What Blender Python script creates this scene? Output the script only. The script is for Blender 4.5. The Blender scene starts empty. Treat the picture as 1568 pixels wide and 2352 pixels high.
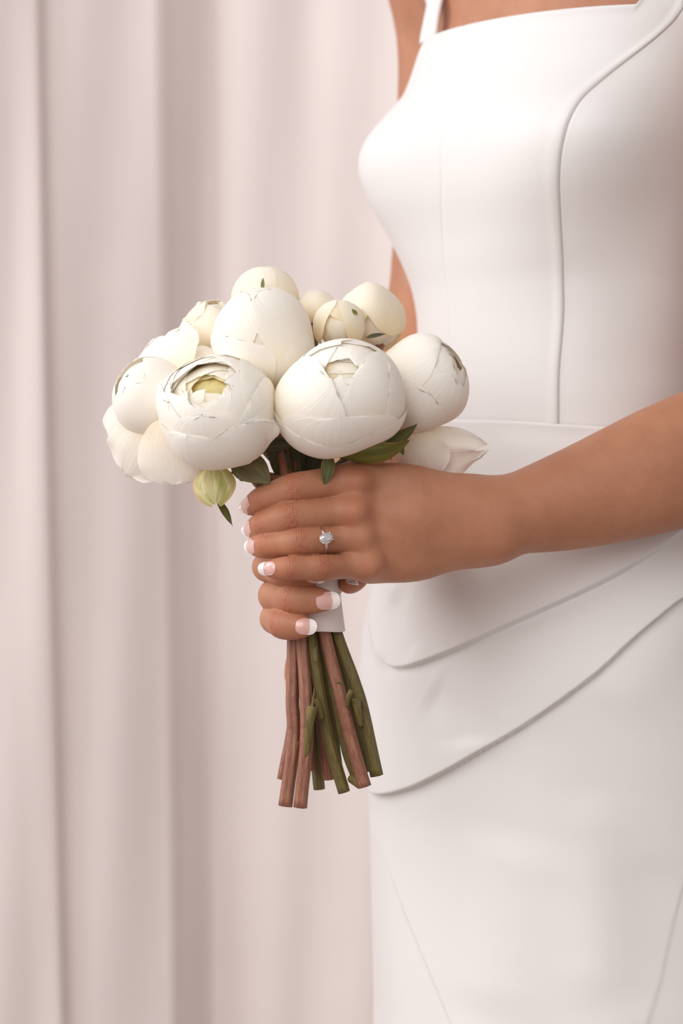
import bpy, bmesh, math, random
import numpy as np
from mathutils import Vector, Matrix
random.seed(7); rng = np.random.default_rng(7)
SC = bpy.context.scene
COL = SC.collection
# ------------------------------------------------------------------ camera
S = 0.29e-3          # metres per photo pixel in the plane of the hands
D = 1.8              # camera distance from that plane
ZC = 0.96            # height of the camera
cam_d = bpy.data.cameras.new('camera'); cam = bpy.data.objects.new('camera', cam_d); COL.objects.link(cam)
cam.location = (0, -D, ZC); cam.rotation_euler = (math.pi/2, 0, 0)
cam_d.sensor_fit = 'VERTICAL'; cam_d.sensor_height = 36
cam_d.lens = (D/S)*36/2352
cam_d.clip_end = 50
cam_d.dof.use_dof = True; cam_d.dof.focus_distance = D-0.035; cam_d.dof.aperture_fstop = 5.0
SC.camera = cam
# ------------------------------------------------------------------ world, light, exposure
w = bpy.data.worlds.new('world'); SC.world = w; w.use_nodes = True
bg = w.node_tree.nodes['Background']; bg.inputs[0].default_value = (1.0, .915, .885, 1); bg.inputs[1].default_value = 0.45
def area(name, loc, target, sx, sy, power, col):
    l = bpy.data.lights.new(name, 'AREA'); l.shape = 'RECTANGLE'; l.size = sx; l.size_y = sy; l.energy = power; l.color = col
    o = bpy.data.objects.new(name, l); COL.objects.link(o); o.location = loc
    o.rotation_euler = (Vector(target)-Vector(loc)).to_track_quat('-Z', 'Y').to_euler()
    return o
area('window_daylight', (-2.3, 0.10, 2.25), (0.15, 0.2, 1.55), 1.3, 2.0, 34, (1, .99, .985))
area('front_window_daylight', (-1.35, -2.4, 2.45), (0.0, 0.15, 1.40), 3.2, 2.5, 54, (1, .985, .975))  # added soft fill from high camera left, not an actual window
SC.view_settings.view_transform = 'Standard'; SC.view_settings.look = 'None'
SC.cycles.diffuse_bounces = 10; SC.cycles.transmission_bounces = 14; SC.cycles.max_bounces = 22
SC.view_settings.exposure = 0.22; SC.view_settings.gamma = 1.0; SC.view_settings.use_curve_mapping = False
# ------------------------------------------------------------------ helpers
def P(px, py, ymm=0.0):
    """point that the photograph shows at pixel px, py, at depth ymm (mm) behind the plane of the hands"""
    y = ymm*1e-3; k = S*(D+y)/D
    return np.array([(px-784)*k, y, ZC-(py-1176)*k])
def proj(p):
    k = S*(D+p[..., 1])/D
    return np.stack([784+p[..., 0]/k, 1176-(p[..., 2]-ZC)/k], -1)
def nrm(v):
    v = np.asarray(v, float); return v/(np.linalg.norm(v)+1e-12)
def srgb(r, g, b):
    f = lambda c: (c/255/12.92) if c/255 <= .04045 else ((c/255+.055)/1.055)**2.4
    return (f(r), f(g), f(b), 1)
def catmull(pts, n):
    pts = np.asarray(pts, float); m = len(pts)
    ext = np.vstack([2*pts[0]-pts[1], pts, 2*pts[-1]-pts[-2]])
    out = []
    for i in range(m-1):
        p0, p1, p2, p3 = ext[i:i+4]
        for t in np.linspace(0, 1, n, endpoint=False):
            out.append(.5*((2*p1)+(-p0+p2)*t+(2*p0-5*p1+4*p2-p3)*t*t+(-p0+3*p1-3*p2+p3)*t**3))
    out.append(pts[-1]); return np.array(out)
def link(name, mesh, parent=None, loc=None):
    o = bpy.data.objects.new(name, mesh); COL.objects.link(o)
    if parent is not None: o.parent = parent
    if loc is not None: o.location = loc
    return o
def empty(name, label, cat, loc=(0, 0, 0)):
    o = bpy.data.objects.new(name, None); COL.objects.link(o); o.location = loc; o.empty_display_size = .05
    o['label'] = label; o['category'] = cat
    return o
def mesh_from(name, verts, faces, mats=(), smooth=True, uvs=None, fm=None):
    me = bpy.data.meshes.new(name)
    verts = np.asarray(verts, np.float32)
    if isinstance(faces, np.ndarray):
        nf = len(faces); k = faces.shape[1]
        me.vertices.add(len(verts)); me.vertices.foreach_set('co', verts.ravel())
        me.loops.add(nf*k); me.loops.foreach_set('vertex_index', faces.astype(np.int32).ravel())
        me.polygons.add(nf); me.polygons.foreach_set('loop_start', np.arange(0, nf*k, k, dtype=np.int32))
        me.polygons.foreach_set('loop_total', np.full(nf, k, np.int32))
        me.update(calc_edges=True)
    else:
        me.from_pydata([tuple(map(float, v)) for v in verts], [], faces); me.update()
    for m in mats: me.materials.append(m)
    me.polygons.foreach_set('use_smooth', np.full(len(me.polygons), smooth))
    if fm is not None: me.polygons.foreach_set('material_index', np.asarray(fm, np.int32))
    if uvs is not None:
        lay = me.uv_layers.new(name='UVMap')
        vi = np.zeros(len(me.loops), np.int32); me.loops.foreach_get('vertex_index', vi)
        lay.data.foreach_set('uv', np.asarray(uvs, np.float32)[vi].ravel())
    return me
def grid_faces(nr, nc, wrap=False):
    r = np.arange(nr-1)[:, None]; c = np.arange(nc if wrap else nc-1)[None, :]
    c2 = (c+1) % nc
    return np.stack([r*nc+c, r*nc+c2, (r+1)*nc+c2, (r+1)*nc+c], -1).reshape(-1, 4)
# ------------------------------------------------------------------ materials
def mat(name):
    m = bpy.data.materials.new(name); m.use_nodes = True
    nt = m.node_tree; b = nt.nodes['Principled BSDF']; return m, nt, b
def N(nt, kind, **kw):
    n = nt.nodes.new(kind)
    for k, v in kw.items():
        if k.startswith('i_'):
            n.inputs[k[2:].replace('_', ' ')].default_value = v
        else: setattr(n, k, v)
    return n
def ramp(nt, stops):
    r = N(nt, 'ShaderNodeValToRGB'); cr = r.color_ramp
    while len(cr.elements) < len(stops): cr.elements.new(.5)
    for e, (p, c) in zip(cr.elements, stops): e.position = p; e.color = c
    return r
def fabric_mat(name, col, rough=.55, sheen=.25, weave=1800, bump=.08, trans=0.0, mottling=.03):
    m, nt, b = mat(name)
    tc = N(nt, 'ShaderNodeTexCoord')
    n1 = N(nt, 'ShaderNodeTexNoise', i_Scale=weave, i_Detail=2.0)
    nt.links.new(tc.outputs['Object'], n1.inputs['Vector'])
    n2 = N(nt, 'ShaderNodeTexNoise', i_Scale=9.0, i_Detail=3.0)
    nt.links.new(tc.outputs['Object'], n2.inputs['Vector'])
    lo = tuple(c*(1-mottling) for c in col[:3])+(1,)
    r = ramp(nt, [(.3, lo), (.7, col)]); nt.links.new(n2.outputs['Fac'], r.inputs['Fac'])
    nt.links.new(r.outputs['Color'], b.inputs['Base Color'])
    b.inputs['Roughness'].default_value = rough
    b.inputs['Specular IOR Level'].default_value = .25
    b.inputs['Sheen Weight'].default_value = sheen; b.inputs['Sheen Roughness'].default_value = .4
    bp = N(nt, 'ShaderNodeBump', i_Strength=bump, i_Distance=.0005)
    nt.links.new(n1.outputs['Fac'], bp.inputs['Height']); nt.links.new(bp.outputs['Normal'], b.inputs['Normal'])
    if trans:
        out = nt.nodes['Material Output']; t = N(nt, 'ShaderNodeBsdfTranslucent'); t.inputs['Color'].default_value = col
        mx = N(nt, 'ShaderNodeMixShader'); mx.inputs[0].default_value = trans
        nt.links.new(b.outputs[0], mx.inputs[1]); nt.links.new(t.outputs[0], mx.inputs[2]); nt.links.new(mx.outputs[0], out.inputs['Surface'])
    return m
M_DRESS = fabric_mat('white_crepe', (.78, .762, .758, 1), .5, .15)
M_RIBBON = fabric_mat('satin_ribbon', (.80, .72, .69, 1), .38, .2, 2600, .06)
M_CURT = fabric_mat('curtain_cloth', (.78, .70, .685, 1), .8, .1, 900, .10)
M_WALL = fabric_mat('painted_plaster', (.78, .74, .72, 1), .9, 0, 120, .1)
M_FLOOR = fabric_mat('pale_floor', (.42, .35, .32, 1), .5, 0, 60, .05)
M_STITCH = fabric_mat('seam_thread', (.70, .64, .60, 1), .8, 0)

def skin_mat():
    m, nt, b = mat('skin')
    tc = N(nt, 'ShaderNodeTexCoord')
    mott = N(nt, 'ShaderNodeTexNoise', i_Scale=28.0, i_Detail=4.0, i_Roughness=.6); nt.links.new(tc.outputs['Object'], mott.inputs['Vector'])
    base = ramp(nt, [(.3, srgb(170, 116, 87)), (.7, srgb(186, 131, 101))]); nt.links.new(mott.outputs['Fac'], base.inputs['Fac'])
    fl = N(nt, 'ShaderNodeAttribute', attribute_name='flush')
    mx = N(nt, 'ShaderNodeMix', data_type='RGBA'); mx.inputs['B'].default_value = srgb(180, 98, 75)
    nt.links.new(fl.outputs['Fac'], mx.inputs['Factor']); nt.links.new(base.outputs['Color'], mx.inputs['A'])
    # tiny freckle-sized pores
    pv = N(nt, 'ShaderNodeTexVoronoi', i_Scale=420.0); nt.links.new(tc.outputs['Object'], pv.inputs['Vector'])
    pr = ramp(nt, [(.02, (.80, .74, .70, 1)), (.16, (1, 1, 1, 1))]); nt.links.new(pv.outputs['Distance'], pr.inputs['Fac'])
    m2 = N(nt, 'ShaderNodeMix', data_type='RGBA', blend_type='MULTIPLY'); m2.inputs['Factor'].default_value = .5
    nt.links.new(mx.outputs['Result'], m2.inputs['A']); nt.links.new(pr.outputs['Color'], m2.inputs['B'])
    b.inputs['Roughness'].default_value = .5; b.inputs['Specular IOR Level'].default_value = .38
    b.inputs['Subsurface Weight'].default_value = .22; b.inputs['Subsurface Radius'].default_value = (1, .35, .18); b.inputs['Subsurface Scale'].default_value = .004
    # creases over the joints: height = w * wave(t) ; fine pores everywhere
    wt = N(nt, 'ShaderNodeAttribute', attribute_name='crease_t'); ww = N(nt, 'ShaderNodeAttribute', attribute_name='crease_w')
    nz = N(nt, 'ShaderNodeTexNoise', i_Scale=95.0, i_Detail=2.0); nt.links.new(tc.outputs['Object'], nz.inputs['Vector'])
    nz2 = N(nt, 'ShaderNodeTexNoise', i_Scale=700.0, i_Detail=3.0); nt.links.new(tc.outputs['Object'], nz2.inputs['Vector'])
    a = N(nt, 'ShaderNodeMath', operation='MULTIPLY_ADD'); a.inputs[1].default_value = 5.0
    nt.links.new(nz.outputs['Fac'], a.inputs[0])
    a2 = N(nt, 'ShaderNodeMath', operation='MULTIPLY_ADD'); a2.inputs[1].default_value = 1.9
    nt.links.new(wt.outputs['Fac'], a2.inputs[0]); nt.links.new(a.outputs[0], a2.inputs[2]); 
    sn = N(nt, 'ShaderNodeMath', operation='SINE'); nt.links.new(a2.outputs[0], sn.inputs[0])
    ab = N(nt, 'ShaderNodeMath', operation='ABSOLUTE'); nt.links.new(sn.outputs[0], ab.inputs[0])
    pw = N(nt, 'ShaderNodeMath', operation='POWER'); pw.inputs[1].default_value = .5; nt.links.new(ab.outputs[0], pw.inputs[0])
    vz = N(nt, 'ShaderNodeTexNoise', i_Scale=330.0, i_Detail=2.0); nt.links.new(tc.outputs['Object'], vz.inputs['Vector'])
    vr = ramp(nt, [(.38, (.1, .1, .1, 1)), (.62, (1, 1, 1, 1))]); nt.links.new(vz.outputs['Fac'], vr.inputs['Fac'])
    wv = N(nt, 'ShaderNodeMath', operation='MULTIPLY'); nt.links.new(ww.outputs['Fac'], wv.inputs[0]); nt.links.new(vr.outputs['Color'], wv.inputs[1])
    mu = N(nt, 'ShaderNodeMath', operation='MULTIPLY'); nt.links.new(pw.outputs[0], mu.inputs[0]); nt.links.new(wv.outputs[0], mu.inputs[1])
    # the creased skin is a little redder and darker inside the folds
    iv = N(nt, 'ShaderNodeMath', operation='SUBTRACT'); nt.links.new(wv.outputs[0], iv.inputs[0]); nt.links.new(mu.outputs[0], iv.inputs[1])
    m3 = N(nt, 'ShaderNodeMix', data_type='RGBA', blend_type='MULTIPLY'); m3.inputs['B'].default_value = (.84, .74, .69, 1)
    nt.links.new(iv.outputs[0], m3.inputs['Factor']); nt.links.new(m2.outputs['Result'], m3.inputs['A']); nt.links.new(m3.outputs['Result'], b.inputs['Base Color'])
    ad = N(nt, 'ShaderNodeMath', operation='MULTIPLY_ADD'); ad.inputs[1].default_value = .42
    nt.links.new(nz2.outputs['Fac'], ad.inputs[0]); nt.links.new(mu.outputs[0], ad.inputs[2])
    bp = N(nt, 'ShaderNodeBump', i_Strength=.7, i_Distance=.0006)
    nt.links.new(ad.outputs[0], bp.inputs['Height']); nt.links.new(bp.outputs['Normal'], b.inputs['Normal'])
    return m
M_SKIN = skin_mat()
def simple(name, col, rough=.4, spec=.5, coat=0, sss=0, metal=0):
    m, nt, b = mat(name)
    tc = N(nt, 'ShaderNodeTexCoord'); nz = N(nt, 'ShaderNodeTexNoise', i_Scale=150.0); nt.links.new(tc.outputs['Object'], nz.inputs['Vector'])
    r = ramp(nt, [(.3, tuple(c*.94 for c in col[:3])+(1,)), (.7, col)]); nt.links.new(nz.outputs['Fac'], r.inputs['Fac']); nt.links.new(r.outputs['Color'], b.inputs['Base Color'])
    b.inputs['Roughness'].default_value = rough; b.inputs['Specular IOR Level'].default_value = spec
    b.inputs['Coat Weight'].default_value = coat; b.inputs['Coat Roughness'].default_value = .06
    b.inputs['Metallic'].default_value = metal
    if sss: b.inputs['Subsurface Weight'].default_value = sss; b.inputs['Subsurface Scale'].default_value = .002
    return m
M_NAIL = simple('pink_nail', srgb(226, 178, 170), .22, .5, .9, .1)
M_TIP = simple('white_nail_tip', srgb(246, 238, 234), .22, .5, .9)
M_METAL = simple('white_gold', (.88, .84, .80, 1), .12, .5, 0, 0, 1)
def gem_mat():
    m, nt, b = mat('clear_stone')
    out = nt.nodes['Material Output']
    tc = N(nt, 'ShaderNodeTexCoord'); nz = N(nt, 'ShaderNodeTexNoise', i_Scale=900.0); nt.links.new(tc.outputs['Object'], nz.inputs['Vector'])
    g = N(nt, 'ShaderNodeBsdfGlass'); g.inputs['IOR'].default_value = 1.9; g.inputs['Roughness'].default_value = .0
    gl = N(nt, 'ShaderNodeBsdfGlossy'); gl.inputs['Roughness'].default_value = .05
    r = ramp(nt, [(.35, (.75, .74, .76, 1)), (.65, (1, 1, 1, 1))]); nt.links.new(nz.outputs['Fac'], r.inputs['Fac']); nt.links.new(r.outputs['Color'], gl.inputs['Color'])
    mx = N(nt, 'ShaderNodeMixShader'); mx.inputs[0].default_value = .45
    df = N(nt, 'ShaderNodeBsdfDiffuse'); df.inputs['Color'].default_value = (.95, .95, .96, 1)
    m2 = N(nt, 'ShaderNodeMixShader'); m2.inputs[0].default_value = .22
    nt.links.new(g.outputs[0], mx.inputs[1]); nt.links.new(gl.outputs[0], mx.inputs[2])
    nt.links.new(mx.outputs[0], m2.inputs[1]); nt.links.new(df.outputs[0], m2.inputs[2]); nt.links.new(m2.outputs[0], out.inputs['Surface'])
    return m
M_GEM = gem_mat()
def petal_mat(name, tip, base, trans=.35):
    m, nt, b = mat(name); out = nt.nodes['Material Output']
    uv = N(nt, 'ShaderNodeUVMap'); sep = N(nt, 'ShaderNodeSeparateXYZ'); nt.links.new(uv.outputs['UV'], sep.inputs[0])
    mp = N(nt, 'ShaderNodeMapping'); mp.inputs['Scale'].default_value = (26, 1.6, 1); nt.links.new(uv.outputs['UV'], mp.inputs['Vector'])
    nz = N(nt, 'ShaderNodeTexNoise', i_Scale=1.0, i_Detail=4.0, i_Roughness=.6, i_Distortion=.3); nt.links.new(mp.outputs[0], nz.inputs['Vector'])
    ad = N(nt, 'ShaderNodeMath', operation='MULTIPLY_ADD'); ad.inputs[1].default_value = .25; nt.links.new(nz.outputs['Fac'], ad.inputs[0]); nt.links.new(sep.outputs['Y'], ad.inputs[2])
    mid = tuple((a+c*2)/3 for a, c in zip(base[:3], tip[:3]))+(1,)
    r = ramp(nt, [(.22, base), (.60, mid), (1.0, tip)]); nt.links.new(ad.outputs[0], r.inputs['Fac'])
    nt.links.new(r.outputs['Color'], b.inputs['Base Color']); b.inputs['Roughness'].default_value = .55; b.inputs['Specular IOR Level'].default_value = .25
    bp = N(nt, 'ShaderNodeBump', i_Strength=.3, i_Distance=.0014); nt.links.new(nz.outputs['Fac'], bp.inputs['Height']); nt.links.new(bp.outputs['Normal'], b.inputs['Normal'])
    t = N(nt, 'ShaderNodeBsdfTranslucent'); nt.links.new(r.outputs['Color'], t.inputs['Color']); nt.links.new(bp.outputs['Normal'], t.inputs['Normal'])
    mx = N(nt, 'ShaderNodeMixShader'); mx.inputs[0].default_value = trans
    nt.links.new(b.outputs[0], mx.inputs[1]); nt.links.new(t.outputs[0], mx.inputs[2]); nt.links.new(mx.outputs[0], out.inputs['Surface'])
    return m
M_PETAL = petal_mat('white_petal', (.985, .957, .895, 1), (.98, .88, .69, 1), .14)
M_CREAM = petal_mat('cream_petal', (.985, .945, .84, 1), (.975, .87, .62, 1), .2)
M_YELLOW = petal_mat('yellow_petal', (.985, .94, .70, 1), (.98, .86, .42, 1), .3)
def leaf_mat(name, a, b_, edge, trans=.15, stripes=9, rough=.45):
    m, nt, b = mat(name); out = nt.nodes['Material Output']
    uv = N(nt, 'ShaderNodeUVMap'); sep = N(nt, 'ShaderNodeSeparateXYZ'); nt.links.new(uv.outputs['UV'], sep.inputs[0])
    mp = N(nt, 'ShaderNodeMapping'); mp.inputs['Scale'].default_value = (stripes, 1.2, 1); nt.links.new(uv.outputs['UV'], mp.inputs['Vector'])
    nz = N(nt, 'ShaderNodeTexNoise', i_Scale=1.0, i_Detail=4.0, i_Distortion=.6); nt.links.new(mp.outputs[0], nz.inputs['Vector'])
    r = ramp(nt, [(.36, a), (.64, b_)]); nt.links.new(nz.outputs['Fac'], r.inputs['Fac'])
    # reddish rim: distance from the middle line
    s1 = N(nt, 'ShaderNodeMath', operation='SUBTRACT'); s1.inputs[1].default_value = .5; nt.links.new(sep.outputs['X'], s1.inputs[0])
    s2 = N(nt, 'ShaderNodeMath', operation='ABSOLUTE'); nt.links.new(s1.outputs[0], s2.inputs[0])
    rr = ramp(nt, [(.40, (0, 0, 0, 1)), (.5, (1, 1, 1, 1))]); nt.links.new(s2.outputs[0], rr.inputs['Fac'])
    mx = N(nt, 'ShaderNodeMix', data_type='RGBA'); mx.inputs['B'].default_value = edge
    nt.links.new(rr.outputs['Color'], mx.inputs['Factor']); nt.links.new(r.outputs['Color'], mx.inputs['A'])
    nt.links.new(mx.outputs['Result'], b.inputs['Base Color']); b.inputs['Roughness'].default_value = rough
    bp = N(nt, 'ShaderNodeBump', i_Strength=.3, i_Distance=.0008); nt.links.new(nz.outputs['Fac'], bp.inputs['Height']); nt.links.new(bp.outputs['Normal'], b.inputs['Normal'])
    t = N(nt, 'ShaderNodeBsdfTranslucent'); nt.links.new(mx.outputs['Result'], t.inputs['Color'])
    ms = N(nt, 'ShaderNodeMixShader'); ms.inputs[0].default_value = trans
    nt.links.new(b.outputs[0], ms.inputs[1]); nt.links.new(t.outputs[0], ms.inputs[2]); nt.links.new(ms.outputs[0], out.inputs['Surface'])
    return m
M_LEAF = leaf_mat('green_leaf', srgb(62, 74, 38), srgb(112, 118, 60), srgb(130, 88, 58))
M_LEAFD = leaf_mat('dark_leaf', srgb(50, 54, 32), srgb(92, 88, 58), srgb(84, 58, 44))
M_LEAFO = leaf_mat('dull_olive_leaf', srgb(96, 92, 60), srgb(132, 124, 88), srgb(104, 96, 62), .15, 3, .6)
M_SEPAL = leaf_mat('pale_sepal', srgb(165, 172, 88), srgb(235, 226, 178), srgb(224, 190, 130), .3, 7)
M_OLIVE = leaf_mat('olive_sepal', srgb(88, 92, 30), srgb(128, 126, 58), srgb(160, 112, 66), .15, 5)
def stem_mat(name, stops):
    m, nt, b = mat(name)
    uv = N(nt, 'ShaderNodeUVMap')
    mp = N(nt, 'ShaderNodeMapping'); mp.inputs['Scale'].default_value = (14, .5, 1); nt.links.new(uv.outputs['UV'], mp.inputs['Vector'])
    nz = N(nt, 'ShaderNodeTexNoise', i_Scale=1.0, i_Detail=6.0, i_Roughness=.65); nt.links.new(mp.outputs[0], nz.inputs['Vector'])
    r = ramp(nt, stops); nt.links.new(nz.outputs['Fac'], r.inputs['Fac']); nt.links.new(r.outputs['Color'], b.inputs['Base Color'])
    mp2 = N(nt, 'ShaderNodeMapping'); mp2.inputs['Scale'].default_value = (60, 3, 1); nt.links.new(uv.outputs['UV'], mp2.inputs['Vector'])
    nz2 = N(nt, 'ShaderNodeTexNoise', i_Scale=1.0, i_Detail=3.0); nt.links.new(mp2.outputs[0], nz2.inputs['Vector'])
    bp = N(nt, 'ShaderNodeBump', i_Strength=.6, i_Distance=.0007); nt.links.new(nz2.outputs['Fac'], bp.inputs['Height']); nt.links.new(bp.outputs['Normal'], b.inputs['Normal'])
    b.inputs['Roughness'].default_value = .5
    return m
M_STEMR = stem_mat('reddish_stem', [(.30, srgb(104, 58, 46)), (.42, srgb(168, 116, 88)), (.50, srgb(128, 76, 66)), (.60, srgb(176, 128, 96)), (.72, srgb(128, 112, 58))])
M_STEMG = stem_mat('olive_stem', [(.28, srgb(70, 52, 28)), (.42, srgb(122, 112, 54)), (.52, srgb(92, 76, 40)), (.60, srgb(134, 122, 66)), (.72, srgb(120, 74, 56))])
M_CUT = simple('cut_stem_pith', srgb(196, 182, 130), .7)
# ------------------------------------------------------------------ room
me = mesh_from('floor', [(-3, -3.2, 0), (3, -3.2, 0), (3, 1.3, 0), (-3, 1.3, 0), (-3, -3.2, -.05), (3, -3.2, -.05), (3, 1.3, -.05), (-3, 1.3, -.05)],
               [(0, 1, 2, 3), (7, 6, 5, 4), (0, 4, 5, 1), (1, 5, 6, 2), (2, 6, 7, 3), (3, 7, 4, 0)], [M_FLOOR], False)
o = link('floor', me); o['kind'] = 'structure'
me = mesh_from('wall_back', [(-3, 1.3, 0), (3, 1.3, 0), (3, 1.3, 2.7), (-3, 1.3, 2.7), (-3, 1.4, 0), (3, 1.4, 0), (3, 1.4, 2.7), (-3, 1.4, 2.7)],
               [(0, 3, 2, 1), (4, 5, 6, 7), (0, 1, 5, 4), (1, 2, 6, 5), (2, 3, 7, 6), (3, 0, 4, 7)], [M_WALL], False)
o = link('wall_back', me); o['kind'] = 'structure'
# curtain: plan profile of the folds (metres), given at the top hem and at the bottom hem; it hangs from above the frame to the floor
KC = S*(D+.9)/D
def curtain():
    # (px at frame top, px at frame bottom, depth offset m)
    prof = [(-2100, -2050, .01), (-1700, -1640, -.03), (-1500, -1440, .02), (-1150, -1090, -.03), (-900, -840, .03), (-560, -510, -.02), (-420, -360, .03),
            (-140, -90, -.046), (40, 95, -.044), (78, 133, -.0435), (92, 149, -.042), (96, 153, -.038), (102, 158, -.026), (150, 200, -.024), (250, 300, -.022), (330, 375, -.016),
            (365, 402, -.012), (395, 418, .003), (430, 440, .016), (462, 458, .025), (487, 477, .029), (494, 482, .028), (502, 488, .022), (530, 515, .016), (580, 565, .010), (650, 632, .004), (720, 705, .000),
            (780, 775, -.010), (850, 850, -.022), (930, 930, -.034), (1000, 1000, -.040), (1060, 1060, -.02), (1180, 1180, .02), (1320, 1320, .0), (1480, 1480, -.03),
            (1600, 1600, .02), (1850, 1850, -.02), (2050, 2050, .02), (2400, 2400, -.02), (2700, 2700, .02), (3100, 3100, -.02)]
    pr = np.array(prof, float)
    top = catmull(np.column_stack([pr[:, 0], pr[:, 2]*1e4]), 12); bot = catmull(np.column_stack([pr[:, 1], pr[:, 2]*1e4]), 12)
    zt = ZC+1176*KC; zb = ZC-1176*KC
    zs = np.linspace(2.55, .015, 90)
    n = len(top); V = np.zeros((len(zs), n, 3)); UV = np.zeros((len(zs), n, 2))
    amp = 1+.12*np.sin(zs*2.3)
    for i, z in enumerate(zs):
        t = np.clip((zt-z)/(zt-zb), -.6, 1.6)
        px = top[:, 0]*(1-t)+bot[:, 0]*t; y = top[:, 1]*1e-4
        wob = .004*np.sin(px*.012+z*3.1)+.0025*np.sin(px*.031-z*5.0)
        V[i, :, 0] = (px-784)*KC; V[i, :, 1] = .9+y*amp[i]+wob; V[i, :, 2] = z
        UV[i, :, 0] = np.arange(n)/n; UV[i, :, 1] = z
    me = mesh_from('curtain', V.reshape(-1, 3), grid_faces(len(zs), n), [M_CURT], True, UV.reshape(-1, 2))
    o = link('curtain', me)
    so = o.modifiers.new('thickness', 'SOLIDIFY'); so.thickness = .0015
    o['label'] = 'pale pink floor-length curtain hanging in broad soft folds behind the bride'; o['category'] = 'curtain'
    return o
CURTAIN = curtain()
# rail that carries the curtain, above the frame
bm = bmesh.new()
bmesh.ops.create_cone(bm, cap_ends=True, segments=20, radius1=.014, radius2=.014, depth=3.4, matrix=Matrix.Translation((.1, .9, 2.565)) @ Matrix.Rotation(math.pi/2, 4, 'Y'))
for x in (-1.4, .1, 1.6):
    bmesh.ops.create_cube(bm, size=1, matrix=Matrix.Translation((x, 1.1, 2.565)) @ Matrix.Diagonal((.02, .40, .03, 1)))
me = bpy.data.meshes.new('trim_1'); bm.to_mesh(me); bm.free(); me.materials.append(M_METAL)
o = link('trim_1', me); o['kind'] = 'structure'
# ------------------------------------------------------------------ torso shape shared by body and dress
PHI = math.radians(50)
LEFT = np.array([math.cos(PHI), -math.sin(PHI), 0]); FWD = np.array([-math.sin(PHI), -math.cos(PHI), 0])
KT = .314e-3
zt_ = lambda py: ZC-(py-1176)*KT
# photo row -> half width, half depth, left outline of the dress without the bust, with the bust
T_ = np.array([(-420, .085, .06, 1050, 1050), (-250, .17, .066, 1005, 1005), (-100, .158, .078, 985, 985), (0, .148, .085, 972, 972), (85, .143, .090, 958, 958), (120, .142, .091, 950, 950), (160, .141, .092, 940, 940), (200, .139, .093, 932, 914),
     (250, .137, .095, 930, 871), (290, .136, .096, 930, 838), (340, .135, .097, 932, 820), (390, .133, .097, 934, 826), (450, .130, .097, 937, 850), (500, .127, .095, 940, 878), (545, .125, .093, 942, 902),
     (600, .122, .092, 946, 926), (650, .120, .090, 950, 945), (720, .118, .089, 957, 957), (770, .117, .088, 957, 957), (850, .116, .088, 953, 953), (960, .119, .090, 944, 944), (1060, .125, .094, 926, 926), (1150, .134, .099, 905, 905),
     (1250, .144, .105, 874, 874), (1345, .153, .110, 852, 852), (1480, .162, .114, 830, 830), (1560, .166, .117, 823, 823), (1700, .169, .119, 828, 828), (1830, .171, .121, 838, 838), (1880, .171, .122, 847, 847),
     (2000, .172, .124, 850, 850), (2352, .180, .140, 858, 858), (3000, .205, .175, 850, 850), (4300, .30, .28, 760, 760)], float)
CY = .185
_th = np.linspace(-math.pi, math.pi, 361)
def lobe(th):
    g = lambda c, wd: np.exp(-((th-c)/wd)**2)
    return g(.66, .52)+g(-.66, .52)
def ring(a, b, cx, amp, th):
    k = 1+amp*lobe(th)
    u = a*np.sin(th)*k; v = b*np.cos(th)*k
    return cx+u*LEFT[0]+v*FWD[0], CY+u*LEFT[1]+v*FWD[1]
def left_px(a, b, cx, amp):
    x, y = ring(a, b, cx, amp, _th); return np.min(784+x/(S*(D+y)/D))
_rows = []
for py, a, b, x0, x1 in T_:
    lo, hi = -.3, .6
    for _ in range(40):
        mid = (lo+hi)/2
        if left_px(a, b, mid, 0) < x0: lo = mid
        else: hi = mid
    cx = (lo+hi)/2; amp = 0.
    if x1 < x0-.5:
        l2, h2 = 0., 1.2
        for _ in range(40):
            mid = (l2+h2)/2
            if left_px(a, b, cx, mid) > x1: l2 = mid
            else: h2 = mid
        amp = (l2+h2)/2
    _rows.append((zt_(py), a, b, cx, amp))
_rows = np.array(_rows)[::-1]
_zf = np.linspace(_rows[0, 0], _rows[-1, 0], 1400)
_tab = np.stack([np.interp(_zf, _rows[:, 0], _rows[:, i]) for i in range(1, 5)], 1)
_k = np.exp(-(np.arange(-20, 21)/9.)**2); _k /= _k.sum()
_tab = np.stack([np.convolve(np.pad(_tab[:, i], 20, mode='edge'), _k, mode='valid') for i in range(4)], 1)
def tor(z): return tuple(np.interp(z, _zf, _tab[:, i]) for i in range(4))
def torso_pt(th, z):
    a, b, cx, amp = tor(z); x, y = ring(a, b, cx, amp, th); return np.stack([x, y, z+0*th], -1)
def torso_f(p, inset):
    a, b, cx, amp = tor(p[:, 2])
    dx = p[:, 0]-cx; dy = p[:, 1]-CY
    u = dx*LEFT[0]+dy*LEFT[1]; v = dx*FWD[0]+dy*FWD[1]
    th = np.arctan2(u/a, v/b); rho = np.sqrt((u/a)**2+(v/b)**2)
    k = 1+amp*lobe(th)
    return ((rho-k)*np.minimum(a, b)*.85)+inset
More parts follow.
